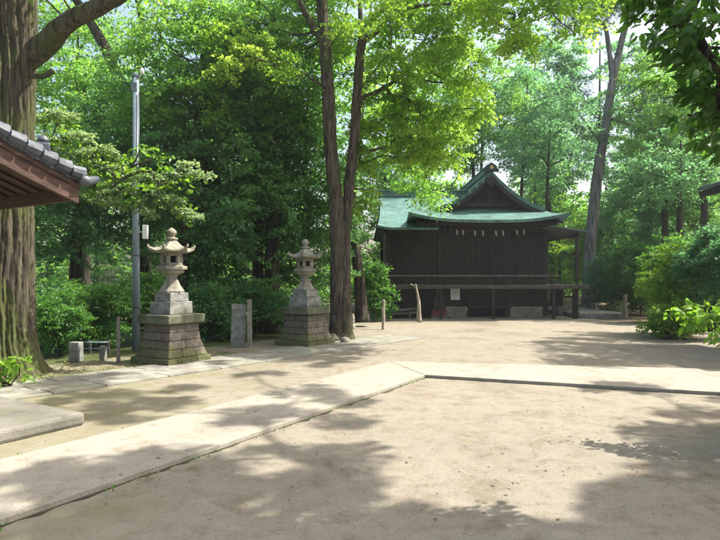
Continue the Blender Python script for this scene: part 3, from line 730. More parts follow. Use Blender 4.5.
for s in (-1,1): m.box((BX+s*.62,YG-.03,ZI+.48),(.09,.07,.40)); m.box2((BX+s*.95-.35,YG-.08,ZI+.52),(BX+s*.95-.35+.3 if s>0 else BX-.65,YG+.01,ZI+.60)) if False else None
part('gable_truss', m, WB, root, bevel=.006)
m = MB(); gp = [(-.20,0),(-.26,-.14),(-.12,-.22),(-.08,-.34),(0,-.42),(.08,-.34),(.12,-.22),(.26,-.14),(.20,0)]
m.loft([[(BX+x,YG-.47,ZR-.28+z) for x,z in gp],[(BX+x,YG-.41,ZR-.28+z) for x,z in gp]]); part('gable_pendant', m, WB, root)
# eave timbers under the skirt: rafters and plates
m = MB()
for i in range(26):
    x = BX-3.2+i*5.9/25; m.box((x, YG-.72, ZI-.56),(.06,1.45,.07), rx=.23)
for i in range(22):
    y = YG-.2+i*.28; m.box((BX-2.85,y,ZI-.55),(1.2,.06,.07), ry=-.27); m.box((BX+2.45,y,ZI-.52),(.7,.06,.07), ry=.27)
part('rafter', m, WB, root)
m = MB(); m.box2((BX-3.1,YG-1.18,ZI-.80),(BX+2.6,YG-1.06,ZI-.70)); m.box2((BX-2.9,YG-.15,ZI-.50),(BX+2.9,YG+.2,ZI-.36)); m.box2((BX-2.3,YG+.0,ZI-.36),(BX+2.3,YG+.3,ZI-.06)); part('eave_beam', m, WB, root)
m = MB(); 
for i in range(12):
    x = XW+.0+i*.25; m.box((x, EY+.78, 3.93),(.06,1.5,.07), rx=.42)
m.box2((XW-.2,YW-.05,3.70),(XL,YW+.15,3.88)); part('wing_rafter', m, WB, root)
# straw rope with paper streamers across the stage front
t = thing('sacred_rope', 'thin straw rope with white paper streamers hung across the stage front', 'rope', (BX,YW-.2,3.8))
xs = np.linspace(XL+.15, XR-.15, 25); m = MB(); m.tube([(x,YW-.17,3.80+.10*((x-BX)/2.2)**2) for x in xs], .018, 6); part('rope', m, M['straw'], t, smooth=True)
for px in (457,463,475,483,496,503,517,524):
    x = P(px,240,YW-.17)[0]; z = 3.79+.10*((x-BX)/2.2)**2; m = MB(); w = .05; ox = 0
    for k in range(4):
        ox = .022*(1 if k % 2 else -1); m.box((x+ox*.8, YW-.17-.004*k, z-.03-k*.055),(w*.8,.003,.06), ry=.18*(1 if k % 2 else -1))
    part('paper_streamer', m, M['paper'], t)
# notice, red-clothed stand, steps
b = P(455.5,294,YW-.2)
t = thing('notice_board', 'pale notice sheet fixed below the stage veranda', 'sign', (b[0],YW-.14,.8))
m = MB(); m.box((b[0],YW-.14,b[2]),(.40,.02,.50)); part('sheet', m, M['notice'], t)
m = MB()
for i in range(7): m.box((b[0]+(-.13+.045*i),YW-.153,b[2]+.02),(.012,.003,.34-.05*(i % 3)))
part('lettering', m, plain('faded_ink', (.25,.28,.30), .8), t)
for zz in (.25,-.275):
    m = MB(); m.box2((b[0]-.22,YW-.155,b[2]+zz),(b[0]+.22,YW-.125,b[2]+zz+.025)); part('frame_rail', m, M['wood_grey'], t)
b = P(438.5,316,YW-.6); x = b[0]; yy = YW-.62
t = thing('offering_stand', 'stacked stone and wood stand with red cloth at the stage corner', 'stand', (x,yy,0))
m = MB(); m.box2((x-.34,yy-.25,.0),(x+.34,yy+.25,.10)); m.box2((x-.30,yy-.22,.10),(x+.30,yy+.22,.20)); part('base', m, M['wood_grey'], t, bevel=.01)
m = MB()
for i in range(8): m.box2((x-.31+i*.077,yy-.262-.006*(i % 2),.14),(x-.31+i*.077+.075,yy-.25,.36))
m.box2((x-.31,yy-.248,.355),(x+.31,yy+.24,.375)); part('cloth', m, M['cloth_red'], t)
m = MB(); z = .377
for w, h in ((.56,.16),(.50,.12),(.54,.05),(.40,.18),(.46,.05),(.26,.16)):
    m.box2((x-w/2,yy-w*.38,z),(x+w/2,yy+w*.38,z+h)); z += h+.002
part('tiers', m, M['wood_beam'], t, bevel=.01); m = MB(); m.lathe((x,yy,z),[(.05,0),(.09,.05),(.08,.12),(.02,.17)],10); part('cap', m, M['stone_dark'], t, smooth=True)
# stored things under the right veranda
b = P(563,306,26.2); b[2] = 0
m = MB(); x, y = b[0], b[1]; m.box2((x-.35,y-.3,.0),(x+.35,y+.3,.62)); m.box2((x-.38,y-.33,.622),(x+.38,y+.33,.70)); m.box2((x-.2,y-.315,.2),(x+.2,y-.302,.45))
solo('storage_crate', m, M['wood_grey'], 'grey lidded crate stored beneath the right side veranda', 'crate', b, bevel=.01)
# leaning boards at the wing
b = P(398,312,YW-.5); x = b[0]; m = MB(); m.box((x,YW-.45,.36),(1.5,.06,.10), ry=-.09); m.box((x+.1,YW-.38,.22),(1.4,.05,.10), ry=-.05); m.box((x-.5,YW-.4,.16),(.07,.3,.32)); m.box((x+.5,YW-.4,.16),(.07,.3,.32))
solo('plank_pile', m, M['wood_grey'], 'low pile of grey planks at the foot of the left wing', 'planks', (x,YW-.45,0), bevel=.005)
# low platform right of the hall
a0 = G(578,318.5); a1 = G(626,318.5); 
t = thing('low_platform', 'low pale stone-edged platform right of the hall by the leaning pine', 'platform', ((a0[0]+a1[0])/2,a0[1],0))
m = MB(); m.box2((a0[0],a0[1],0),(a1[0]+.1,a0[1]+5,.20)); part('kerb', m, M['stone_dark'], t, bevel=.02)
m = MB(); m.box2((a0[0]+.12,a0[1]+.1,.20),(a1[0]-.02,a0[1]+4.9,.235)); part('top', m, M['paver'], t, bevel=.01)

# ================================================================ LEFT PAVILION (only its roof corner is in view)
U = np.array([.515,.857]); V = np.array([.857,-.515])
tip = P(80,184,6.6)
cr = tip[:2]
LEN = 3.9; DEP = 4.2; ZT = tip[2]
def loc2(u, v, z): q = cr+U*u+V*v; return (q[0], q[1], z)      # u<=0 toward the camera, v<=0 away from the path
pc = loc2(-LEN/2,-DEP/2,0)
t = thing('pavilion', 'red-brown timber pavilion with grey tiled eave jutting in at left', 'pavilion', pc)
def rz(u):     # roof height with a slight concave sweep
    k = min(1, abs(u)/(LEN/2)); k = 1-abs(1-abs(u)/(LEN/2)) if abs(u) > LEN/2 else k
    return ZT + .80*(k*.82+.18*k*k)
us = np.linspace(0,-LEN,27)
m = MB(); gr = [[loc2(u, v, rz(u)) for v in np.linspace(0,-DEP,6)] for u in us]; sheet(m, gr, .05); part('roof_deck', m, M['wood_red'], t)
# tiles: pan courses plus round cover tiles running down the slope
m = MB()
for j in range(15):
    v = -.06-j*.29
    m.tube([loc2(u, v, rz(u)+.045+.012*(i % 2)) for i,u in enumerate(np.linspace(.05,-LEN-.05,40))], .062, 8)
m2 = MB(); gr = [[loc2(u, v, rz(u)+.03+(.018 if i % 2 else 0)) for v in np.linspace(.02,-DEP,4)] for i,u in enumerate(np.linspace(.05,-LEN-.05,40))]; sheet(m2, gr, .028)
m.add(np.concatenate(m2.v), m2.f)
part('tiles', m, M['tile'], t, smooth=False)
m = MB()
for i, u in enumerate(np.linspace(.02,-LEN,24)):      # verge cap tiles, one lapping the next
    u2 = u-LEN/23; m.tube([loc2(u, .02, rz(u)+.11), loc2(u2+.02, .02, rz(max(u2,-LEN))+.085)], [.085,.068], 10)
part('verge_tiles', m, M['tile'], t, smooth=False)
m = MB(); e = np.array(loc2(-.02,.02,rz(0)+.06)); 
m.tube([e, e+np.array([*(U*.10),-.02]), e+np.array([*(U*.24),.03])], [.085,.06,.035], 10); part('corner_tile', m, M['tile'], t, smooth=True)
m = MB(); e = np.array(loc2(-.42,-.02,rz(-.42)+.17)); m.box(e,(.14,.16,.14), rz=.5); m.lathe((e[0],e[1],e[2]+.07),[(.05,0),(.07,.04),(.03,.09)],8); part('end_ornament', m, M['tile'], t, bevel=.02)
m = MB(); gv = []
for (o0, w, dz0, dz1) in ((-.02,.05,-.05,-.23),):
    us2 = np.linspace(.0,-LEN,21)
    A = [np.array(loc2(u,o0,rz(u)+dz0)) for u in us2]; B = [np.array(loc2(u,o0-w,rz(u)+dz0)) for u in us2]
    rings = [[a, b_, b_+np.array([0,0,dz1-dz0]), a+np.array([0,0,dz1-dz0])] for a, b_ in zip(A,B)]
    m.loft(rings)
part('barge_board', m, M['wood_red'], t, bevel=.006)
m = MB(); m.loft([[loc2(-.03,-.05,ZT-.05),loc2(-.09,-.05,ZT-.05),loc2(-.09,-.05,ZT-.20),loc2(-.03,-.05,ZT-.20)],[loc2(-.03,-DEP+.05,ZT-.05),loc2(-.09,-DEP+.05,ZT-.05),loc2(-.09,-DEP+.05,ZT-.20),loc2(-.03,-DEP+.05,ZT-.20)]]); part('eave_board', m, M['wood_red'], t)
m = MB()
for j in range(16):
    v = -.18-j*.26
    m.tube([loc2(u, v, rz(u)-.085) for u in np.linspace(-.10,-LEN+.1,9)], .035, 4)
part('rafter', m, M['wood_red'], t)
for (u,v) in ((-1.0,-1.05),(-LEN+1,-1.05),(-1.0,-DEP+1),(-LEN+1,-DEP+1)):
    m = MB(); c = loc2(u,v,0); m.lathe((c[0],c[1],.1),[(.11,0),(.10,rz(u)-.3)],14); part('pillar', m, M['wood_red'], t, smooth=True)
m = MB()
for u in (-1.0,-LEN+1): m.tube([loc2(u,-.1,rz(u)-.24),loc2(u,-DEP+.1,rz(u)-.24)], .09, 4)
for v in (-1.05,-DEP+1): m.tube([loc2(-.6,v,ZT-.02),loc2(-LEN+.6,v,ZT-.02)], .08, 4)
part('tie_beam', m, M['wood_red'], t)
# its low stone platform
pk = G(86,412,.15)[:2]
def pp(u, v, z): q = pk+U*u+V*v; return (q[0],q[1],z)
m = MB()
for i in range(4):
    for j in range(3):
        u0, u1 = -i*1.1-.004, -(i+1)*1.1+.004; v0, v1 = -j*1.4-.004, -(j+1)*1.4+.004
        m.loft([[pp(u0,v0,0),pp(u1,v0,0),pp(u1,v1,0),pp(u0,v1,0)],[pp(u0,v0,.15),pp(u1,v0,.15),pp(u1,v1,.15),pp(u0,v1,.15)]])
tag(part('stone_platform', m, M['platform_stone'], bevel=.04), 'low pale stone platform slab jutting in at lower left under the pavilion', 'platform')

# ================================================================ RIGHT: eave of another hall, board fence
e = P(698,190,15.0)
t = thing('side_hall', 'dark eave corner of a hall at the right edge', 'building', (e[0]+2.6,12.5,0))
m = MB(); gr = [[(e[0]+q*3.2, e[1]-v*4.6, e[2]+.06+q*1.0) for v in np.linspace(0,1,5)] for q in np.linspace(0,1,6)]; gr = [r[::-1] for r in gr]; sheet(m, gr, .09); part('roof', m, M['tile'], t)
m = MB(); m.box2((e[0]+.02,e[1]-4.5,e[2]-.20),(e[0]+.10,e[1]-.02,e[2]-.04)); part('eave_board', m, WB, t)
m = MB(); m.loft([[(e[0]+.1,e[1]-.02,e[2]-.20),(e[0]+3,e[1]-.02,e[2]+.72),(e[0]+3,e[1]-.02,e[2]+.92),(e[0]+.1,e[1]-.02,e[2]-.02)],[(e[0]+.1,e[1]-.08,e[2]-.20),(e[0]+3,e[1]-.08,e[2]+.72),(e[0]+3,e[1]-.08,e[2]+.92),(e[0]+.1,e[1]-.08,e[2]-.02)]]); part('barge_board', m, WB, t)
m = MB(); m.box2((e[0]+1.3,e[1]-4,0),(e[0]+5,e[1]-.9,e[2]+.3)); part('wall', m, WD, t)
t = thing('board_fence', 'dark board fence at right edge behind the bushes', 'fence', (P(710,300,17.5)[0],17.5,0))
m = MB(); x0 = P(694,300,17.5)[0]; planks(m, x0, x0+3, 17.5, .05, 1.85, .16, .03); part('boards', m, WD, t)
m = MB(); m.box2((x0,17.42,1.6),(x0+3,17.48,1.68)); m.box2((x0,17.42,.4),(x0+3,17.48,.48)); part('rail', m, WB, t)
for k in range(3): m = MB(); m.box2((x0+k*1.4-.05,17.40,0),(x0+k*1.4+.05,17.415,1.95)); part('post', m, WB, t)

exec_trees = True
# ================================================================ TREES
def rough_trunk(pts, sides, furrow, seed=3, ring=None):
    """near trunk with real bark ridges"""
    q = smoothpath(pts, ring or 14); q = flare(q, 0, 1.45, .45); rg = np.random.default_rng(seed)
    ph = rg.random(12)*6.28; out = MB(); rings = []
    for i,(x,y,z,r) in enumerate(q):
        a = np.arange(sides)*2*math.pi/sides
        wp = .05*math.sin(z*1.1+ph[0]) + .045*np.sin(z*2.3+a*3+ph[1]) + .02*np.sin(z*5.7-a*5+ph[9]) + .012*np.sin(z*13+a*11+ph[10])
        w = a+wp
        r1 = np.abs(np.sin(w*11+ph[2]+.8*np.sin(z*.9+a*2+ph[11])))            # broad ridges that split and join
        r2 = np.abs(np.sin(w*19+ph[3]+1.3*np.sin(z*1.7+a*3+ph[4])))
        fr = np.minimum(r1, .25+r2)**.75
        brk = .10*np.sin(z*23+a*15+ph[5])*np.sin(z*14-a*9) + .08*np.sin(z*41+a*37)
        lob = .06*np.sin(3*a+ph[6])+.04*np.sin(5*a+ph[7]+z*.4)+ .10*np.sin(6*a+ph[8])*math.exp(-z*2.2)
        rr = r*(1+lob)+furrow*(fr-.8+brk)+rg.normal(0,furrow*.05,sides)
        rings.append(np.stack([x+rr*np.cos(a), y+rr*np.sin(a), np.full(sides, z)],1))
    out.loft(rings); return out, q
# --- big left tree
tb = (P(1,375,9.9)[0], 9.9, 0)
t = thing('old_tree', 'huge furrowed mossy tree trunk at left edge with a thick limb', 'tree', tb)
X = tb[0]; Y = tb[1]
mb, q = rough_trunk([(X,Y,-.05,.56),(X,Y,1.2,.555),(X-.02,Y,3,.55),(X,Y,5,.55),(X+.02,Y,6.6,.56),(X-.1,Y,8.5,.5),(X-.2,Y,11,.42)], 300, .075, ring=26)
lp = [P(22,62,Y),P(48,42,Y-.1),P(68,22,Y-.3),P(92,10,Y-.4),P(122,-6,Y-.5),P(165,-40,Y-.6),P(230,-70,Y-.6)]
lr = [.22,.20,.155,.14,.12,.10,.06]
qq = smoothpath([(*p,r) for p,r in zip(lp,lr)], 6); mb.tube(qq[:,:3], qq[:,3], 16, .12)
qs = smoothpath([(*P(30,76,Y-.3),.05),(*P(44,76,Y-.45),.045),(*P(53,71,Y-.5),.05)],4); mb.tube(qs[:,:3], qs[:,3], 8, .2)
cl = [np.array([*P(px,py,yy),r]) for px,py,yy,r in ((60,-30,9.5,.6),(100,-40,9.2,.6),(150,-60,9.2,.6),(200,-60,9.3,.7),(20,-30,9,.6),(140,-20,9.6,.5))]
cl3 = [np.array([*P(px,py,yy),r]) for px,py,yy,r in ((45,118,11,.30),(60,112,11,.34),(75,135,11,.36),(90,150,11,.36),(60,150,11,.3),(48,140,11,.3),(70,165,10.9,.32),(52,170,10.9,.3),(110,150,10.9,.3),(118,165,10.9,.34),(132,172,10.8,.32),(105,182,10.8,.34),(120,190,10.6,.32),(145,182,10.5,.34),(160,175,10.5,.30),(175,172,10.5,.28),(200,172,10.6,.24),(188,164,10.6,.22),(150,195,10.4,.34),(165,200,10.4,.32),(178,208,10.4,.26),(135,203,10.4,.3),(110,200,10.6,.3),(88,190,10.9,.3),(150,212,10.3,.22),(195,214,10.5,.2))]
cl += scatter((X-.8,Y+.2,10.5),(3.2,3.0,2.6),46,(.6,.95))
cl += [np.array([*P(px,py,yy),r]) for px,py,yy,r in ((60,120,11,.34),(75,140,11,.36),(90,158,11,.34),(115,160,10.9,.34),(130,168,10.8,.32),(52,140,11,.3),(70,168,10.9,.3),(45,165,10.9,.28),(195,178,10.6,.2),(178,180,10.4,.26),(160,185,10.3,.30),(152,172,10.4,.36),(170,196,10.5,.30),(185,212,10.5,.24),(142,196,10.3,.34),(120,180,10.4,.36),(162,158,10.6,.30),(105,196,10.6,.32),(100,172,10.8,.34),(140,150,10.7,.30))]
grow(mb, [*[x for x in q[60::10]], *[x for x in qq[::3]]], cl, r_tip=.014, k=.42); grow(mb, [x for x in q[60:110:8]], cl3, r_tip=.007, k=.45)
part('trunk', mb, M['bark_left'], t, smooth=True)
link('crown', foliage(cl, 330, .085, LEAF_FAN, mat=M['leaf_bright']), t)
link('low_sprays', foliage(cl3, 300, .062, LEAF_FAN, mat=M['leaf_pale'], name='low_sprays', flat=.25), t)
# leafy tuft at its foot
shrub('ground_tuft', 'tuft of broad green leaves at the foot of the huge left trunk', (*G(6,388)[:2],0), (G(6,388)[0]-.05,G(6,388)[1],.28), (.30,.22,.22), 8, M['leaf_bright'], 16, .15, (.14,.2), LEAF_BIG, cat='plant')

# --- twin-trunked tree in the middle
Y = 15.6
base = (P(341,337,Y)[0], Y, 0)
tw = thing('twin_trunk_tree', 'twin-trunked tall tree with bright yellow-green leaves beside the farther lantern', 'tree', base)
mb = MB()
def pth(l): return [(*P(px,py,yy),r) for px,py,yy,r in l]
A = smoothpath(pth([(338,343,Y,.25),(338,318,Y,.23),(338,283,Y,.215),(337.5,242,Y,.21),(336,201,Y,.205),(331,150,Y,.185),(328,90,Y,.17),(324,35,Y,.155),(321,-10,Y,.14),(318,-60,Y,.12),(316,-120,Y,.08)]), 6)
B = smoothpath(pth([(345,344,Y-.05,.20),(345,318,Y-.05,.18),(345,283,Y,.165),(345,240,Y+.05,.155),(349,190,Y+.1,.145),(354,140,Y+.15,.14),(357,95,Y+.15,.13),(362,42,Y+.1,.12),(372,20,Y+.1,.09),(392,-2,Y,.075),(415,-60,Y,.05)]), 6)
C = smoothpath(pth([(325,40,Y,.12),(318,34,Y,.10),(306,14,Y-.2,.085),(296,-8,Y-.3,.07),(280,-50,Y-.4,.04)]), 5)
Dm = smoothpath(pth([(362,42,Y+.1,.09),(380,28,Y-.2,.075),(393,12,Y-.5,.06),(420,6,Y-.9,.045),(455,3,Y-1.4,.03),(500,-10,Y-1.8,.02)]), 5)
E = smoothpath(pth([(357,100,Y+.1,.08),(380,90,Y+.6,.06),(408,70,Y+1.1,.045),(425,40,Y+1.5,.035),(440,10,Y+1.6,.02)]), 5)
for q_ in (A,B): 
    f_ = flare(q_, 0, 1.55, .4); mb.tube(f_[:,:3], f_[:,3], 16, .16)
for q_ in (C,Dm,E): mb.tube(q_[:,:3], q_[:,3], 9, .12)
rg = np.random.default_rng(21)
cl = []
def pxcl(n, x0, x1, y0, y1, d0, d1, r0, r1, rg=rg, hole=None):
    out = []; tries = 0
    while len(out) < n and tries < n*40:
        tries += 1
        px, py, yy = rg.uniform(x0,x1), rg.uniform(y0,y1), rg.uniform(d0,d1)
        if hole and hole(px,py): continue
        out.append(np.array([*P(px,py,yy), rg.uniform(r0,r1)]))
    return out
cl += pxcl(52, 300,440,-60,60, 13.6,18,.45,.8)
cl += pxcl(52, 355,470,30,165, 15.8,18.5,.4,.7)
cl += pxcl(62, 430,600,-70,60, 13.0,16.5,.45,.75, hole=lambda x,y: y > 38+ (560-x)*.22)
cl += pxcl(18, 385,440,100,158, 16,18,.35,.55); cl += pxcl(14, 450,490,60,130, 15.5,17.5,.3,.5)
cl += pxcl(18, 355,375,60,210, 15.9,16.6,.28,.42)
cl += pxcl(40, 190,330,-60,70, 14.5,17.5,.4,.65)
def hides(c):
    x = 360+c[0]/c[1]*F; y = HY-(c[2]-H)/c[1]*F
    return c[1] < 16.2 and y > -25 and ((306 < x < 342 and y < 240) or (346 < x < 366 and y < 75))
cl = [c for c in cl if not hides(c)]
grow(mb, [*A[24::4], *B[24::4], *Dm[::3], *E[::3], *C[::3]], cl, r_tip=.011, k=.45)
part('trunk', mb, M['bark_mid'], tw, smooth=True)
link('crown', foliage(cl, 330, .085, LEAF_FAN, mat=M['leaf_ginkgo'], droop=.45, hang=.3), tw)
# stones at its foot
for px,py,w,lab in ((333,341,11,'rounded pale stone at the left foot of the twin-trunked tree'),(345,343,9,'brownish stone at the right foot of the twin-trunked tree')):
    b = G(px,py); m = MB(); r = w/F*b[1]/2
    m.lathe((b[0],b[1],0), [(r*.9,0),(r*1.05,r*.4),(r*.85,r*.95),(r*.45,r*1.3),(r*.05,r*1.38)], 10)
    for a_ in m.v: a_ += R.normal(0,r*.07,a_.shape)*np.array([1,1,.6])
    o = solo('stone', m, M['stone_light'], lab, 'stone', b, smooth=True)

def simple_tree(name, label, trunk, clumps, bark, leaf, per, size, cat='tree', group=None, tpl=LEAF4, **kw):
    b = trunk[0][0]; return tree(name, label, cat, (b[0][0] if False else b[0], b[1], 0), trunk, clumps, bark, leaf, per, size, tpl, group, **kw)
# leaning tree behind the twin tree
Y = 20
simple_tree('leaning_tree', 'slim dark tree leaning behind the twin trunks, left of the hall', [pth([(362,322,Y,.24),(361,300,Y,.21),(357,260,Y,.19),(353,235,Y,.17),(352,200,Y,.16),(356,150,Y,.14),(362,90,Y,.12),(360,0,Y,.08)])],
    pxcl(46, 310,440,40,200, 19.5,22.5,.6,.95), M['bark_dark'], M['leaf_mixed'], 240,.13)
# left evergreen wall
rgl = np.random.default_rng(5)
def wall_tree(name, label, px, Y, ztop, rx, zc0, n, leaf, per=420, size=.125, lean=0, tr=.2, bark='bark_dark', r=(.6,1.0), group=None, tpl=LEAF4, **kw):
    x = (px-360)/F*Y
    cl = scatter((x+lean*.5,Y,(ztop+zc0)/2),(rx,rx*.9,(ztop-zc0)/2),n,r,rg=rgl,shell=.4,cut=lambda p:p[2]>.25)
    return simple_tree(name, label, [[(x,Y,-.05,tr),(x+lean*.15,Y,ztop*.25,tr*.85),(x+lean*.5,Y+.1,ztop*.55,tr*.6),(x+lean,Y,ztop*.92,tr*.2)]], cl, M[bark], M[leaf], per, size, group=group, tpl=tpl, **kw)
gE = 'evergreen trees along the left side of the courtyard'
wall_tree('evergreen_tree','dark glossy evergreen filling the space between pole and nearer lantern',205,17.0,8.0,2.1,1.2,75,'leaf_ever',group=gE)
wall_tree('evergreen_tree','dark evergreen behind the grey marker slab between the lanterns',258,18.0,8.6,1.9,.9,75,'leaf_ever',group=gE)
wall_tree('evergreen_tree','dark evergreen behind the farther lantern, touching the twin trunks',305,19.0,7.6,1.7,.5,66,'leaf_ever',group=gE)
wall_tree('evergreen_tree','dark evergreen behind the metal pole',140,18.5,8.6,2.2,2.6,66,'leaf_ever',group=gE)
wall_tree('evergreen_tree','shadowy evergreen behind the pavilion eave at left',75,16.5,6.3,1.7,2.2,46,'leaf_ever',group=gE)
wall_tree('broadleaf_tree','tall yellow-green tree rising above the dark evergreens, mid left',272,17.6,10.8,2.5,6.0,100,'leaf_mixed',per=330,size=.11,tr=.25)
wall_tree('broadleaf_tree','tall yellow-green tree above the top of the metal pole',180,16.6,10.0,2.3,5.6,86,'leaf_mixed',per=330,size=.11,tr=.22,lean=.8)
wall_tree('broadleaf_tree','green tree seen between the huge left trunk and the pole',85,24,11.5,2.6,4.8,60,'leaf_mixed',per=280,size=.16,tr=.22)
# limb crossing the sky gap upper left
Y = 20; simple_tree('bare_limbed_tree','tree with thick bare diagonal limb in the upper left sky gap',[pth([(150,330,Y,.22),(140,200,Y,.2),(122,95,Y,.18),(108,55,Y,.17),(92,25,Y,.16),(70,-10,Y,.12),(40,-60,Y,.08)]),pth([(128,110,Y,.12),(142,40,Y,.11),(138,0,Y,.1),(130,-50,Y,.06)])],
    pxcl(26, 40,190,-80,-5, 19,22,.7,1.0), M['bark_dark'], M['leaf_mixed'], 240,.14)
# shrubs under left trees
b = G(88,352); shrub('broad_shrub','wide bright green shrub left of the metal pole',(b[0],b[1]+.5,0),(P(88,310,b[1]+.6)[0],b[1]+.6,.90),(1.10,.75,.80),84,M['leaf_shrub'],300,.062,(.26,.42),droop=.15)
shrub('broad_shrub','green shrub close beside the huge left trunk',(P(56,345,12.2)[0],12.2,0),(P(56,310,12.2)[0],12.2,.85),(.6,.6,.72),46,M['leaf_shrub'],260,.062,(.24,.38),droop=.15)
shrub('broad_shrub','green shrub directly behind the metal pole and nearer lantern',(P(150,330,14.5)[0],14.5,0),(P(146,300,14.5)[0],14.5,1.1),(.9,.6,.75),34,M['leaf_shrub'],230,.075,(.26,.42))
shrub('undergrowth','dark undergrowth behind the grey marker slab',(P(255,320,16.2)[0],16.2,0),(P(255,300,16.2)[0],16.2,.9),(1.5,.5,.9),44,M['leaf_ever'],190,.10,(.3,.5))
shrub('undergrowth','dark undergrowth between pole and nearer lantern pedestal',(P(200,330,15.2)[0],15.2,0),(P(195,300,15.2)[0],15.2,.8),(1.3,.5,.8),40,M['leaf_ever'],190,.10,(.3,.5))
shrub('undergrowth','dark undergrowth beneath the eave beside the huge left trunk',(P(45,330,13.5)[0],13.5,0),(P(50,300,13.5)[0],13.5,.8),(1.2,.5,.75),34,M['leaf_ever'],190,.09,(.3,.5))
shrub('undergrowth','leafy undergrowth between the leaning tree and the hall wing',(P(374,310,22)[0],22,0),(P(374,285,22.5)[0],22.5,1.2),(.8,.5,1.2),34,M['leaf_shrub'],190,.11,(.35,.5))
# trees behind and around the hall
gB = 'slender trees rising behind the hall'
wall_tree('slender_tree','slender dark-stemmed tree behind the hall gable, right of the peak',518,34,15,3.2,8.0,60,'leaf_blue',per=200,size=.16,tr=.14,lean=.6,group=gB)
wall_tree('slender_tree','slender forked tree just left of the hall ridge ornament',478,38,17,3.0,9.5,46,'leaf_mixed',per=190,size=.17,tr=.16,lean=.5,group=gB)
wall_tree('slender_tree','slender cool green tree between hall gable and leaning pine',552,37,14.5,3.2,6.5,60,'leaf_blue',per=200,size=.17,tr=.15,lean=-.4,group=gB)
wall_tree('broadleaf_tree','bright leafy tree behind the left wing roof',425,36,15,4.2,6.0,80,'leaf_mixed',per=210,size=.18,tr=.22)
wall_tree('broadleaf_tree','low bright tree behind the right veranda opening',560,36,5.6,2.6,.5,50,'leaf_bright',per=230,size=.15,tr=.12)
wall_tree('broadleaf_tree','leafy tree behind the left wing of the hall beside the leaning tree',385,33,9.0,3.0,1.5,70,'leaf_mixed',per=230,size=.16,tr=.2)
wall_tree('broadleaf_tree','pale green tree filling the sky just left of the leaning pine',545,30,11.5,2.4,6.5,44,'leaf_blue',per=210,size=.13,tr=.13,lean=.3)
wall_tree('broadleaf_tree','high bright-leaved tree above the hall ridge',478,34,16,3.8,8.5,80,'leaf_mixed',per=230,size=.13,tr=.16,lean=-.6)
# the leaning pine
Y = 30.5
pn = pxcl(20, 540,600,-60,30, 29,32,.6,1.1)+pxcl(16, 560,640,-50,20, 29.5,32,.6,1.0)+pxcl(12, 560,650,60,150, 29.5,31.5,.4,.75)+pxcl(14,600,690,-60,10,29,32,.6,1.0)
simple_tree('pine_tree','tall leaning pine with pale grey trunk right of the hall',[pth([(588,312,Y,.36),(589,280,Y,.33),(590,250,Y,.31),(594,205,Y,.285),(599,165,Y,.265),(605,130,Y,.235),(612,85,Y,.20),(622,40,Y,.165),(632,0,Y,.13),(640,-60,Y,.07)]),
    pth([(613,85,Y,.14),(609,50,Y,.13),(604,25,Y,.10),(590,18,Y,.08),(572,12,Y,.05)]), pth([(603,145,Y,.08),(585,122,Y,.06),(572,105,Y,.05),(560,98,Y,.03)]), pth([(606,118,Y,.07),(622,122,Y,.05),(640,132,Y,.03)])],
    pn, M['bark_pine'], M['leaf_pine'], 420,.17, tpl=LEAF_NARROW)
# right side greenery
wall_tree('broadleaf_tree','high leafy tree filling the upper left gap behind the huge limb',78,27,15,3.0,8.5,70,'leaf_mixed',per=200,size=.16,tr=.16)
wall_tree('broadleaf_tree','distant pale tree between the bright overhanging foliage and the leaning pine top',535,45,22,4.2,12,80,'leaf_blue',per=180,size=.20,tr=.16)
wall_tree('broadleaf_tree','lofty green tree behind the top of the leaning pine',600,42,21,4.4,9.5,80,'leaf_blue',per=230,size=.19,tr=.2)
wall_tree('broadleaf_tree','lofty bright tree over the clipped bush, upper right',665,30,14.5,3.0,8.0,70,'leaf_mixed',per=230,size=.15,tr=.2)
wall_tree('broadleaf_tree','tall pale green tree directly right of the leaning pine trunk',655,38,15.5,3.6,6.0,90,'leaf_blue',per=230,size=.17,tr=.2)
wall_tree('broadleaf_tree','tall leafy tree filling the upper right corner behind the hanging branches',705,27,12.5,3.0,5.5,80,'leaf_mixed',per=230,size=.14,tr=.2)
gR = 'trees behind the bushes on the right'
wall_tree('broadleaf_tree','mid green tree filling the space right of the leaning pine',650,33,9.0,3.6,1.8,95,'leaf_blue',per=250,size=.16,tr=.2,group=gR)
wall_tree('broadleaf_tree','taller tree behind at far right, above the side hall eave',705,30,12.5,3.6,4.5,80,'leaf_mixed',per=240,size=.16,tr=.24,group=gR)
wall_tree('broadleaf_tree','narrow tree between the leaning pine and the round bush',612,36,6.2,2.4,.6,60,'leaf_mixed',per=240,size=.16,tr=.16,group=gR)
wall_tree('dark_trunk_tree','black-stemmed tree with bare twigs left of the side hall eave',681,24,8.2,1.9,4.8,26,'leaf_blue',per=200,size=.13,tr=.2,bark='bark_dark')
shrub('clipped_bush','large round clipped dark green bush right of the low platform',(P(641,305,26.5)[0],26.5,0),(P(641,270,26.5)[0],26.5,1.75),(1.3,1.2,1.5),130,M['leaf_shrub'],300,.085,(.3,.4),droop=.05,shell=.85)
shrub('clipped_bush','smaller dark bush left of the round clipped bush, behind the platform',(P(608,300,29)[0],29,0),(P(610,275,29)[0],29,1.6),(1.1,1.0,1.5),60,M['leaf_blue'],230,.11,(.4,.55))
shrub('leafy_bush','sunlit yellow-green bush in front of the board fence',(P(676,325,17)[0],17,0),(P(677,282,17)[0],17,1.45),(.85,.8,1.25),60,M['leaf_bright'],230,.095,(.3,.48))
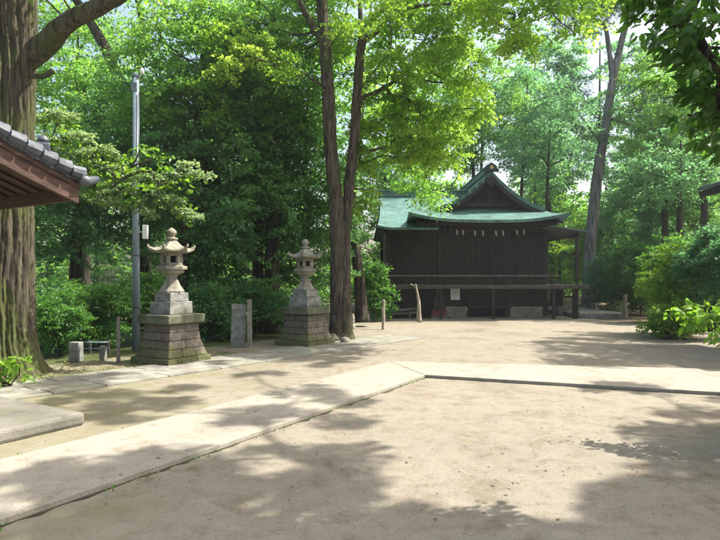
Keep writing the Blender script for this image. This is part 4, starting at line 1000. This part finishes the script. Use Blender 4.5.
shrub('leafy_bush','tall green bush between the round bush and the sunlit bush',(P(664,320,21.5)[0],21.5,0),(P(672,268,21.5)[0],21.5,1.8),(1.1,.9,1.7),64,M['leaf_shrub'],230,.11,(.35,.55))
shrub('leafy_bush','tall cool green bush at right edge beneath the side hall eave',(P(706,330,15.8)[0],15.8,0),(P(712,250,15.8)[0],15.8,2.1),(.75,.7,1.2),50,M['leaf_blue'],240,.09,(.3,.48))
shrub('leafy_bush','low spreading bush at the foot of the sunlit bush',(P(668,331,15.8)[0],15.8,0),(P(672,316,15.8)[0],15.8,.48),(.85,.5,.42),30,M['leaf_bright'],120,.10,(.24,.36),LEAF_BIG)
# far woodland mass
cl = []; mb = MB(); rgf = np.random.default_rng(9)
for i in range(46):
    a = rgf.uniform(-.80,.80); Yd = rgf.uniform(44,72); x = a*Yd; h = rgf.uniform(7,13) if -.05 < a < .42 else rgf.uniform(10,17)
    mb.tube([(x,Yd,0),(x+rgf.normal(0,.3),Yd,h*.5),(x+rgf.normal(0,.5),Yd,h*.9)], [.25,.18,.06], 6)
    cl += scatter((x,Yd,h*.55),(3.2,2.6,h*.48),26,(1.3,2.0),rg=rgf,mind=.4)
for i in range(420):
    a = rgf.uniform(-.85,.85); Yd = rgf.uniform(41,47); cl.append(np.array([a*Yd, Yd, rgf.uniform(.2,4.2), rgf.uniform(1.0,1.6)]))
me = foliage(cl, 140, .34, LEAF4, mat=M['leaf_mixed'], name='far_woodland')
fw = link('far_woodland', me, None, True); fw['kind'] = 'stuff'; tag(fw, 'distant mass of green woodland behind the hall and trees', 'woodland')
tk = mb.mesh('woodland_trunks', M['bark_dark'], True); link('woodland_trunks', tk, fw, True)['kind'] = 'stuff'

# --- overhanging tree at right: crown above and beside the camera, gives the near shade
rg = np.random.default_rng(33)
sx, sy = 9.5, 3.2
T0=None
oh = thing('overhanging_tree', 'dark big-leaved branches hanging into the upper right corner', 'tree', (sx,sy,0))
mb = MB(); T0 = smoothpath([(sx,sy,-.05,.34),(sx-.1,sy,2,.28),(sx-.4,sy+.1,4.5,.24),(sx-.9,sy+.3,7,.19),(sx-1.3,sy+.6,10.5,.10)],6)
f_ = flare(T0,0); mb.tube(f_[:,:3], f_[:,3], 14, .15)
cl = []
def shade(n, x0,x1,y0,y1,z0,z1,r0,r1, ok=None):
    out = []
    while len(out) < n:
        px, py = rg.uniform(x0,x1), rg.uniform(y0,y1)
        if ok and not ok(px,py): continue
        c = cast(px, py, rg.uniform(z0,z1)); out.append(np.array([*c, rg.uniform(r0,r1)]))
    return out
cl += shade(50, -60,620,512,640, 8.5,11.5,.32,.52, ok=lambda x,y: y > 512+max(0,x-380)*.12)
cl += shade(20, 100,350,455,505, 8.5,11,.28,.45, ok=lambda x,y: y > 448+abs(x-270)*.10)
cl += shade(44, 640,900,396,560, 8.0,11.0,.35,.55, ok=lambda x,y: x > 645+(520-y)*.12-(30 if y<406 else 0))
cl += shade(6, 570,650,386,398, 8.0,10.0,.2,.3)
cl += shade(26, 40,340,352,425, 9,12,.28,.5); cl += shade(6, 0,80,470,500, 9,11,.2,.35)
cl2 = [np.array([*P(px,py,yy),r]) for px,py,yy,r in ((715,20,3.6,.24),(690,12,3.9,.2),(665,10,4.2,.18),(640,6,4.3,.12),(712,60,3.7,.22),(690,50,4.0,.17),(716,100,3.9,.2),(700,88,4.1,.15),(735,140,4.2,.22),(724,150,4.4,.14),(665,45,4.3,.11),(740,60,3.9,.3),(745,110,4.1,.3),(705,-15,4,.3),(645,25,4.4,.15),(672,70,4.2,.14),(688,115,4.3,.14),(680,30,4,.2),(700,40,3.8,.22),(720,85,3.8,.25),(650,0,4.3,.16),(730,120,4,.25),(660,-20,4.2,.25))]
grow(mb, [x for x in T0[9::2]], cl+cl2, r_tip=.010, k=.45)
part('trunk', mb, M['bark_dark'], oh, smooth=True)
me = foliage(cl, 420, .12, LEAF4, mat=M['leaf_near'], rg=rg); link('crown', me, oh)
me = foliage(cl2, 75, .088, LEAF_BIG, mat=M['leaf_near'], rg=rg, name='hanging_leaves', hang=.15, droop=.2); link('hanging_leaves', me, oh)
# tree beside the cross path, out of frame to the right, shades the ground there
rg = np.random.default_rng(35); sx, sy = 14.5, 13.5
st = thing('courtyard_tree', 'tree beyond the right edge whose shade falls across the path', 'tree', (sx,sy,0))
mb = MB(); T0 = smoothpath([(sx,sy,-.05,.3),(sx,sy,3,.25),(sx-.3,sy,6,.2),(sx-.6,sy,9,.12)],6); mb.tube(T0[:,:3], T0[:,3], 12, .15)
cl = shade(95, 548,900,333,366, 8,11.5,.5,.85, ok=lambda x,y: x > 545+(y-335)*-.2 and P(x,0,1)[0] > .1)
cl = [c for c in cl if (c[0]/c[1]*F > 375 and abs(c[1]-17+0.17*c[2]) > -9) or c[2] > H+290/F*c[1]]
grow(mb, [x for x in T0[6::2]], cl, r_tip=.012); part('trunk', mb, M['bark_dark'], st, smooth=True)
link('crown', foliage(cl, 400, .12, LEAF4, mat=M['leaf_mixed'], rg=rg), st)
# near leafy branch low at right
b = (4.55,5.6,0)
t = thing('laurel_bush', 'glossy-leaved branch reaching in low at the right edge', 'shrub', b)
cl = [np.array([*P(px,py,yy),r]) for px,py,yy,r in ((716,316,5.6,.18),(698,312,5.7,.16),(680,311,5.8,.13),(664,312,5.9,.10),(716,330,5.5,.14),(740,310,5.6,.3),(745,330,5.6,.3),(760,290,5.6,.35),(780,320,5.6,.35),(770,350,5.6,.3),(704,322,5.6,.12))]
cl += [np.array([rg.uniform(4.35,5.3), rg.uniform(5.2,6.2), rg.uniform(.2,1.5), rg.uniform(.22,.34)]) for _ in range(34)]
mb = MB(); st_ = [(4.55,5.6,0),(4.5,5.6,.5),(4.4,5.6,.9)]; mb.tube(st_, [.04,.035,.03], 7); grow(mb, st_, cl, r_tip=.006)
part('stem', mb, M['bark_dark'], t, smooth=True)
link('foliage', foliage(cl, 130, .085, LEAF_BIG, mat=M['leaf_bright'], name='foliage', hang=.1), t)

# ================================================================ LITTER, TUFTS
rg = np.random.default_rng(77)
def litter(name, n, fn, size, mat, label, cat):
    p = np.array([fn() for _ in range(n)]); a = rg.random(n)*6.28
    ax = np.stack([np.cos(a),np.sin(a),rg.normal(0,.12,n)],1); nn = np.stack([rg.normal(0,.25,n),rg.normal(0,.25,n),np.ones(n)],1)
    nn -= ax*np.sum(nn*ax,1)[:,None]; nn /= np.linalg.norm(nn,axis=1)[:,None]; bb = np.cross(nn,ax); s = size*(.4+rg.random(n))
    T = LEAF4[0]; v = p[:,None,:]+(ax[:,None,:]*T[None,:,0,None]+bb[:,None,:]*T[None,:,1,None]+nn[:,None,:]*T[None,:,2,None])*s[:,None,None]
    v[:,:,2] = np.maximum(v[:,:,2], .006)
    o = link(name, fast_mesh(name, v.reshape(-1,3), 4, rg.random(n), mat, LEAF4[1]), None, True); o['kind'] = 'stuff'; tag(o, label, cat)
drift = [(G(rg.uniform(0,720), rg.uniform(350,520))[:2], rg.uniform(.15,.6)) for _ in range(16)]
def fl():
    if rg.random() < .45:
        c_, r_ = drift[rg.integers(0,16)]; return (c_[0]+rg.normal(0,r_), c_[1]+rg.normal(0,r_*.5), .05)
    Y_ = rg.uniform(2.5,22)**1.0; return (rg.uniform(-.7,.7)*Y_, Y_, .05)
litter('fallen_leaves', 600, fl, .038, M['litter'], 'tan fallen leaves scattered over the sandy courtyard', 'leaves')
def fl2():
    s = rg.random()*14-5; q = sa+sd*s-sn*abs(rg.normal(0,1.2)); return (q[0],q[1],.02)
litter('woodland_litter', 3600, fl2, .055, M['litter'], 'brown leaf litter under the trees left of the paved walk', 'leaves')
# pebbles
m = MB()
for i in range(260):
    Y_ = rg.uniform(2.6,14); x = rg.uniform(-.7,.7)*Y_; r = rg.uniform(.004,.013); a_ = rg.random()*6
    m.lathe((x,Y_,.004),[(r,0),(r*.9,r*.5),(r*.4,r*.8)],5,rz=a_)
o = part('pebbles', m, M['stone_light'], smooth=True); o['kind'] = 'stuff'; tag(o, 'tiny pebbles strewn over the packed earth', 'pebbles')
# grass tufts along kerb and lantern feet
def tuft_pts(n, fn):
    p = np.array([fn() for _ in range(n)]); return p
def blades(name, pts, h, mat, label):
    n = len(pts); a = rg.random(n)*6.28; L_ = h*(.4+.8*rg.random(n)); w = .006+.004*rg.random(n)
    d = np.stack([np.cos(a),np.sin(a),np.zeros(n)],1); s = np.stack([-np.sin(a),np.cos(a),np.zeros(n)],1)
    v = np.stack([pts-s*w[:,None], pts+s*w[:,None], pts+d*(L_*.35)[:,None]+np.array([0,0,1])*(L_*.8)[:,None]+s*(w*.3)[:,None], pts+d*(L_*.35)[:,None]+np.array([0,0,1])*(L_*.8)[:,None]-s*(w*.3)[:,None]],1)
    o = link(name, fast_mesh(name, v.reshape(-1,3), 4, rg.random(n), mat, [(0,1,2,3)]), None, True); o['kind'] = 'stuff'; tag(o, label, 'grass')
P1 = []
for i in range(70):     # clusters along path edges
    k = rg.random(); side = rg.random() < .6
    c = (rA-dr*.5+(rB-rA+dr*.5)*k+np.array([dr[1],-dr[0]])*.015) if side else (lA+(lB-lA)*k-np.array([dr[1],-dr[0]])*.02)
    for j in range(rg.integers(2,7)): P1.append((c[0]+rg.normal(0,.03),c[1]+rg.normal(0,.03),.004))
for i in range(500):
    s = rg.random()*14-5; q = sa+sd*s-sn*(abs(rg.normal(0,.35))+.02)
    for j in range(rg.integers(3,12)): P1.append((q[0]+rg.normal(0,.04),q[1]+rg.normal(0,.04),.0))
blades('grass_tufts', np.array(P1), .03, M['leaf_shrub'], 'small grass tufts along the path edges')

# ================================================================ LIGHT, SKY, CAMERA
w = bpy.data.worlds.new('World'); S.world = w; w.use_nodes = True
nt = w.node_tree; bg = nt.nodes['Background']
sk = nt.nodes.new('ShaderNodeTexSky'); sk.sky_type = 'NISHITA'; sk.sun_disc = False
sk.sun_elevation = EL; sk.sun_rotation = math.atan2(SH[0], SH[1]); sk.air_density = 1.3; sk.dust_density = 5.0; sk.ozone_density = 0.3
nt.links.new(sk.outputs[0], bg.inputs[0]); bg.inputs[1].default_value = .14
sd_ = bpy.data.lights.new('sun', 'SUN'); sd_.energy = 5.0; sd_.angle = math.radians(.6); sd_.color = (1,.955,.88)
so = bpy.data.objects.new('sun', sd_); COL.objects.link(so)
d = Vector((SH[0]*math.cos(EL), SH[1]*math.cos(EL), math.sin(EL))); so.rotation_euler = d.to_track_quat('Z','Y').to_euler(); so.location = (20,10,30)
cd = bpy.data.cameras.new('camera'); cam = bpy.data.objects.new('camera', cd); COL.objects.link(cam)
cam.location = (0,0,H); cam.rotation_euler = (math.radians(90),0,0); cd.sensor_width = 36; cd.sensor_fit = 'HORIZONTAL'
cd.lens = 36*F/720; cd.shift_y = (HY-270)/720; cd.clip_end = 600; cd.clip_start = .05
S.camera = cam
S.view_settings.view_transform = 'Standard'; S.view_settings.look = 'None'; S.view_settings.gamma = 1; S.view_settings.use_curve_mapping = False
S.view_settings.exposure = 1.22
try:
    S.cycles.max_bounces = 10; S.cycles.diffuse_bounces = 7; S.cycles.transmission_bounces = 7; S.cycles.glossy_bounces = 2
except Exception: pass

hz = MB(); hz.box2((-110,-40,-1.0),(110,90,24)); mh = bpy.data.materials.new('thin_air'); mh.use_nodes = True; nh = mh.node_tree; nh.nodes.clear()
oh_ = nh.nodes.new('ShaderNodeOutputMaterial'); pv_ = nh.nodes.new('ShaderNodeVolumePrincipled'); pv_.inputs['Color'].default_value = (.86,.93,.95,1); pv_.inputs['Density'].default_value = HZ; pv_.inputs['Anisotropy'].default_value = .3
nh.links.new(pv_.outputs[0], oh_.inputs['Volume']); ho = part('haze', hz, mh); ho['kind'] = 'stuff'; tag(ho, 'thin pale sunlit air between the trees', 'haze')
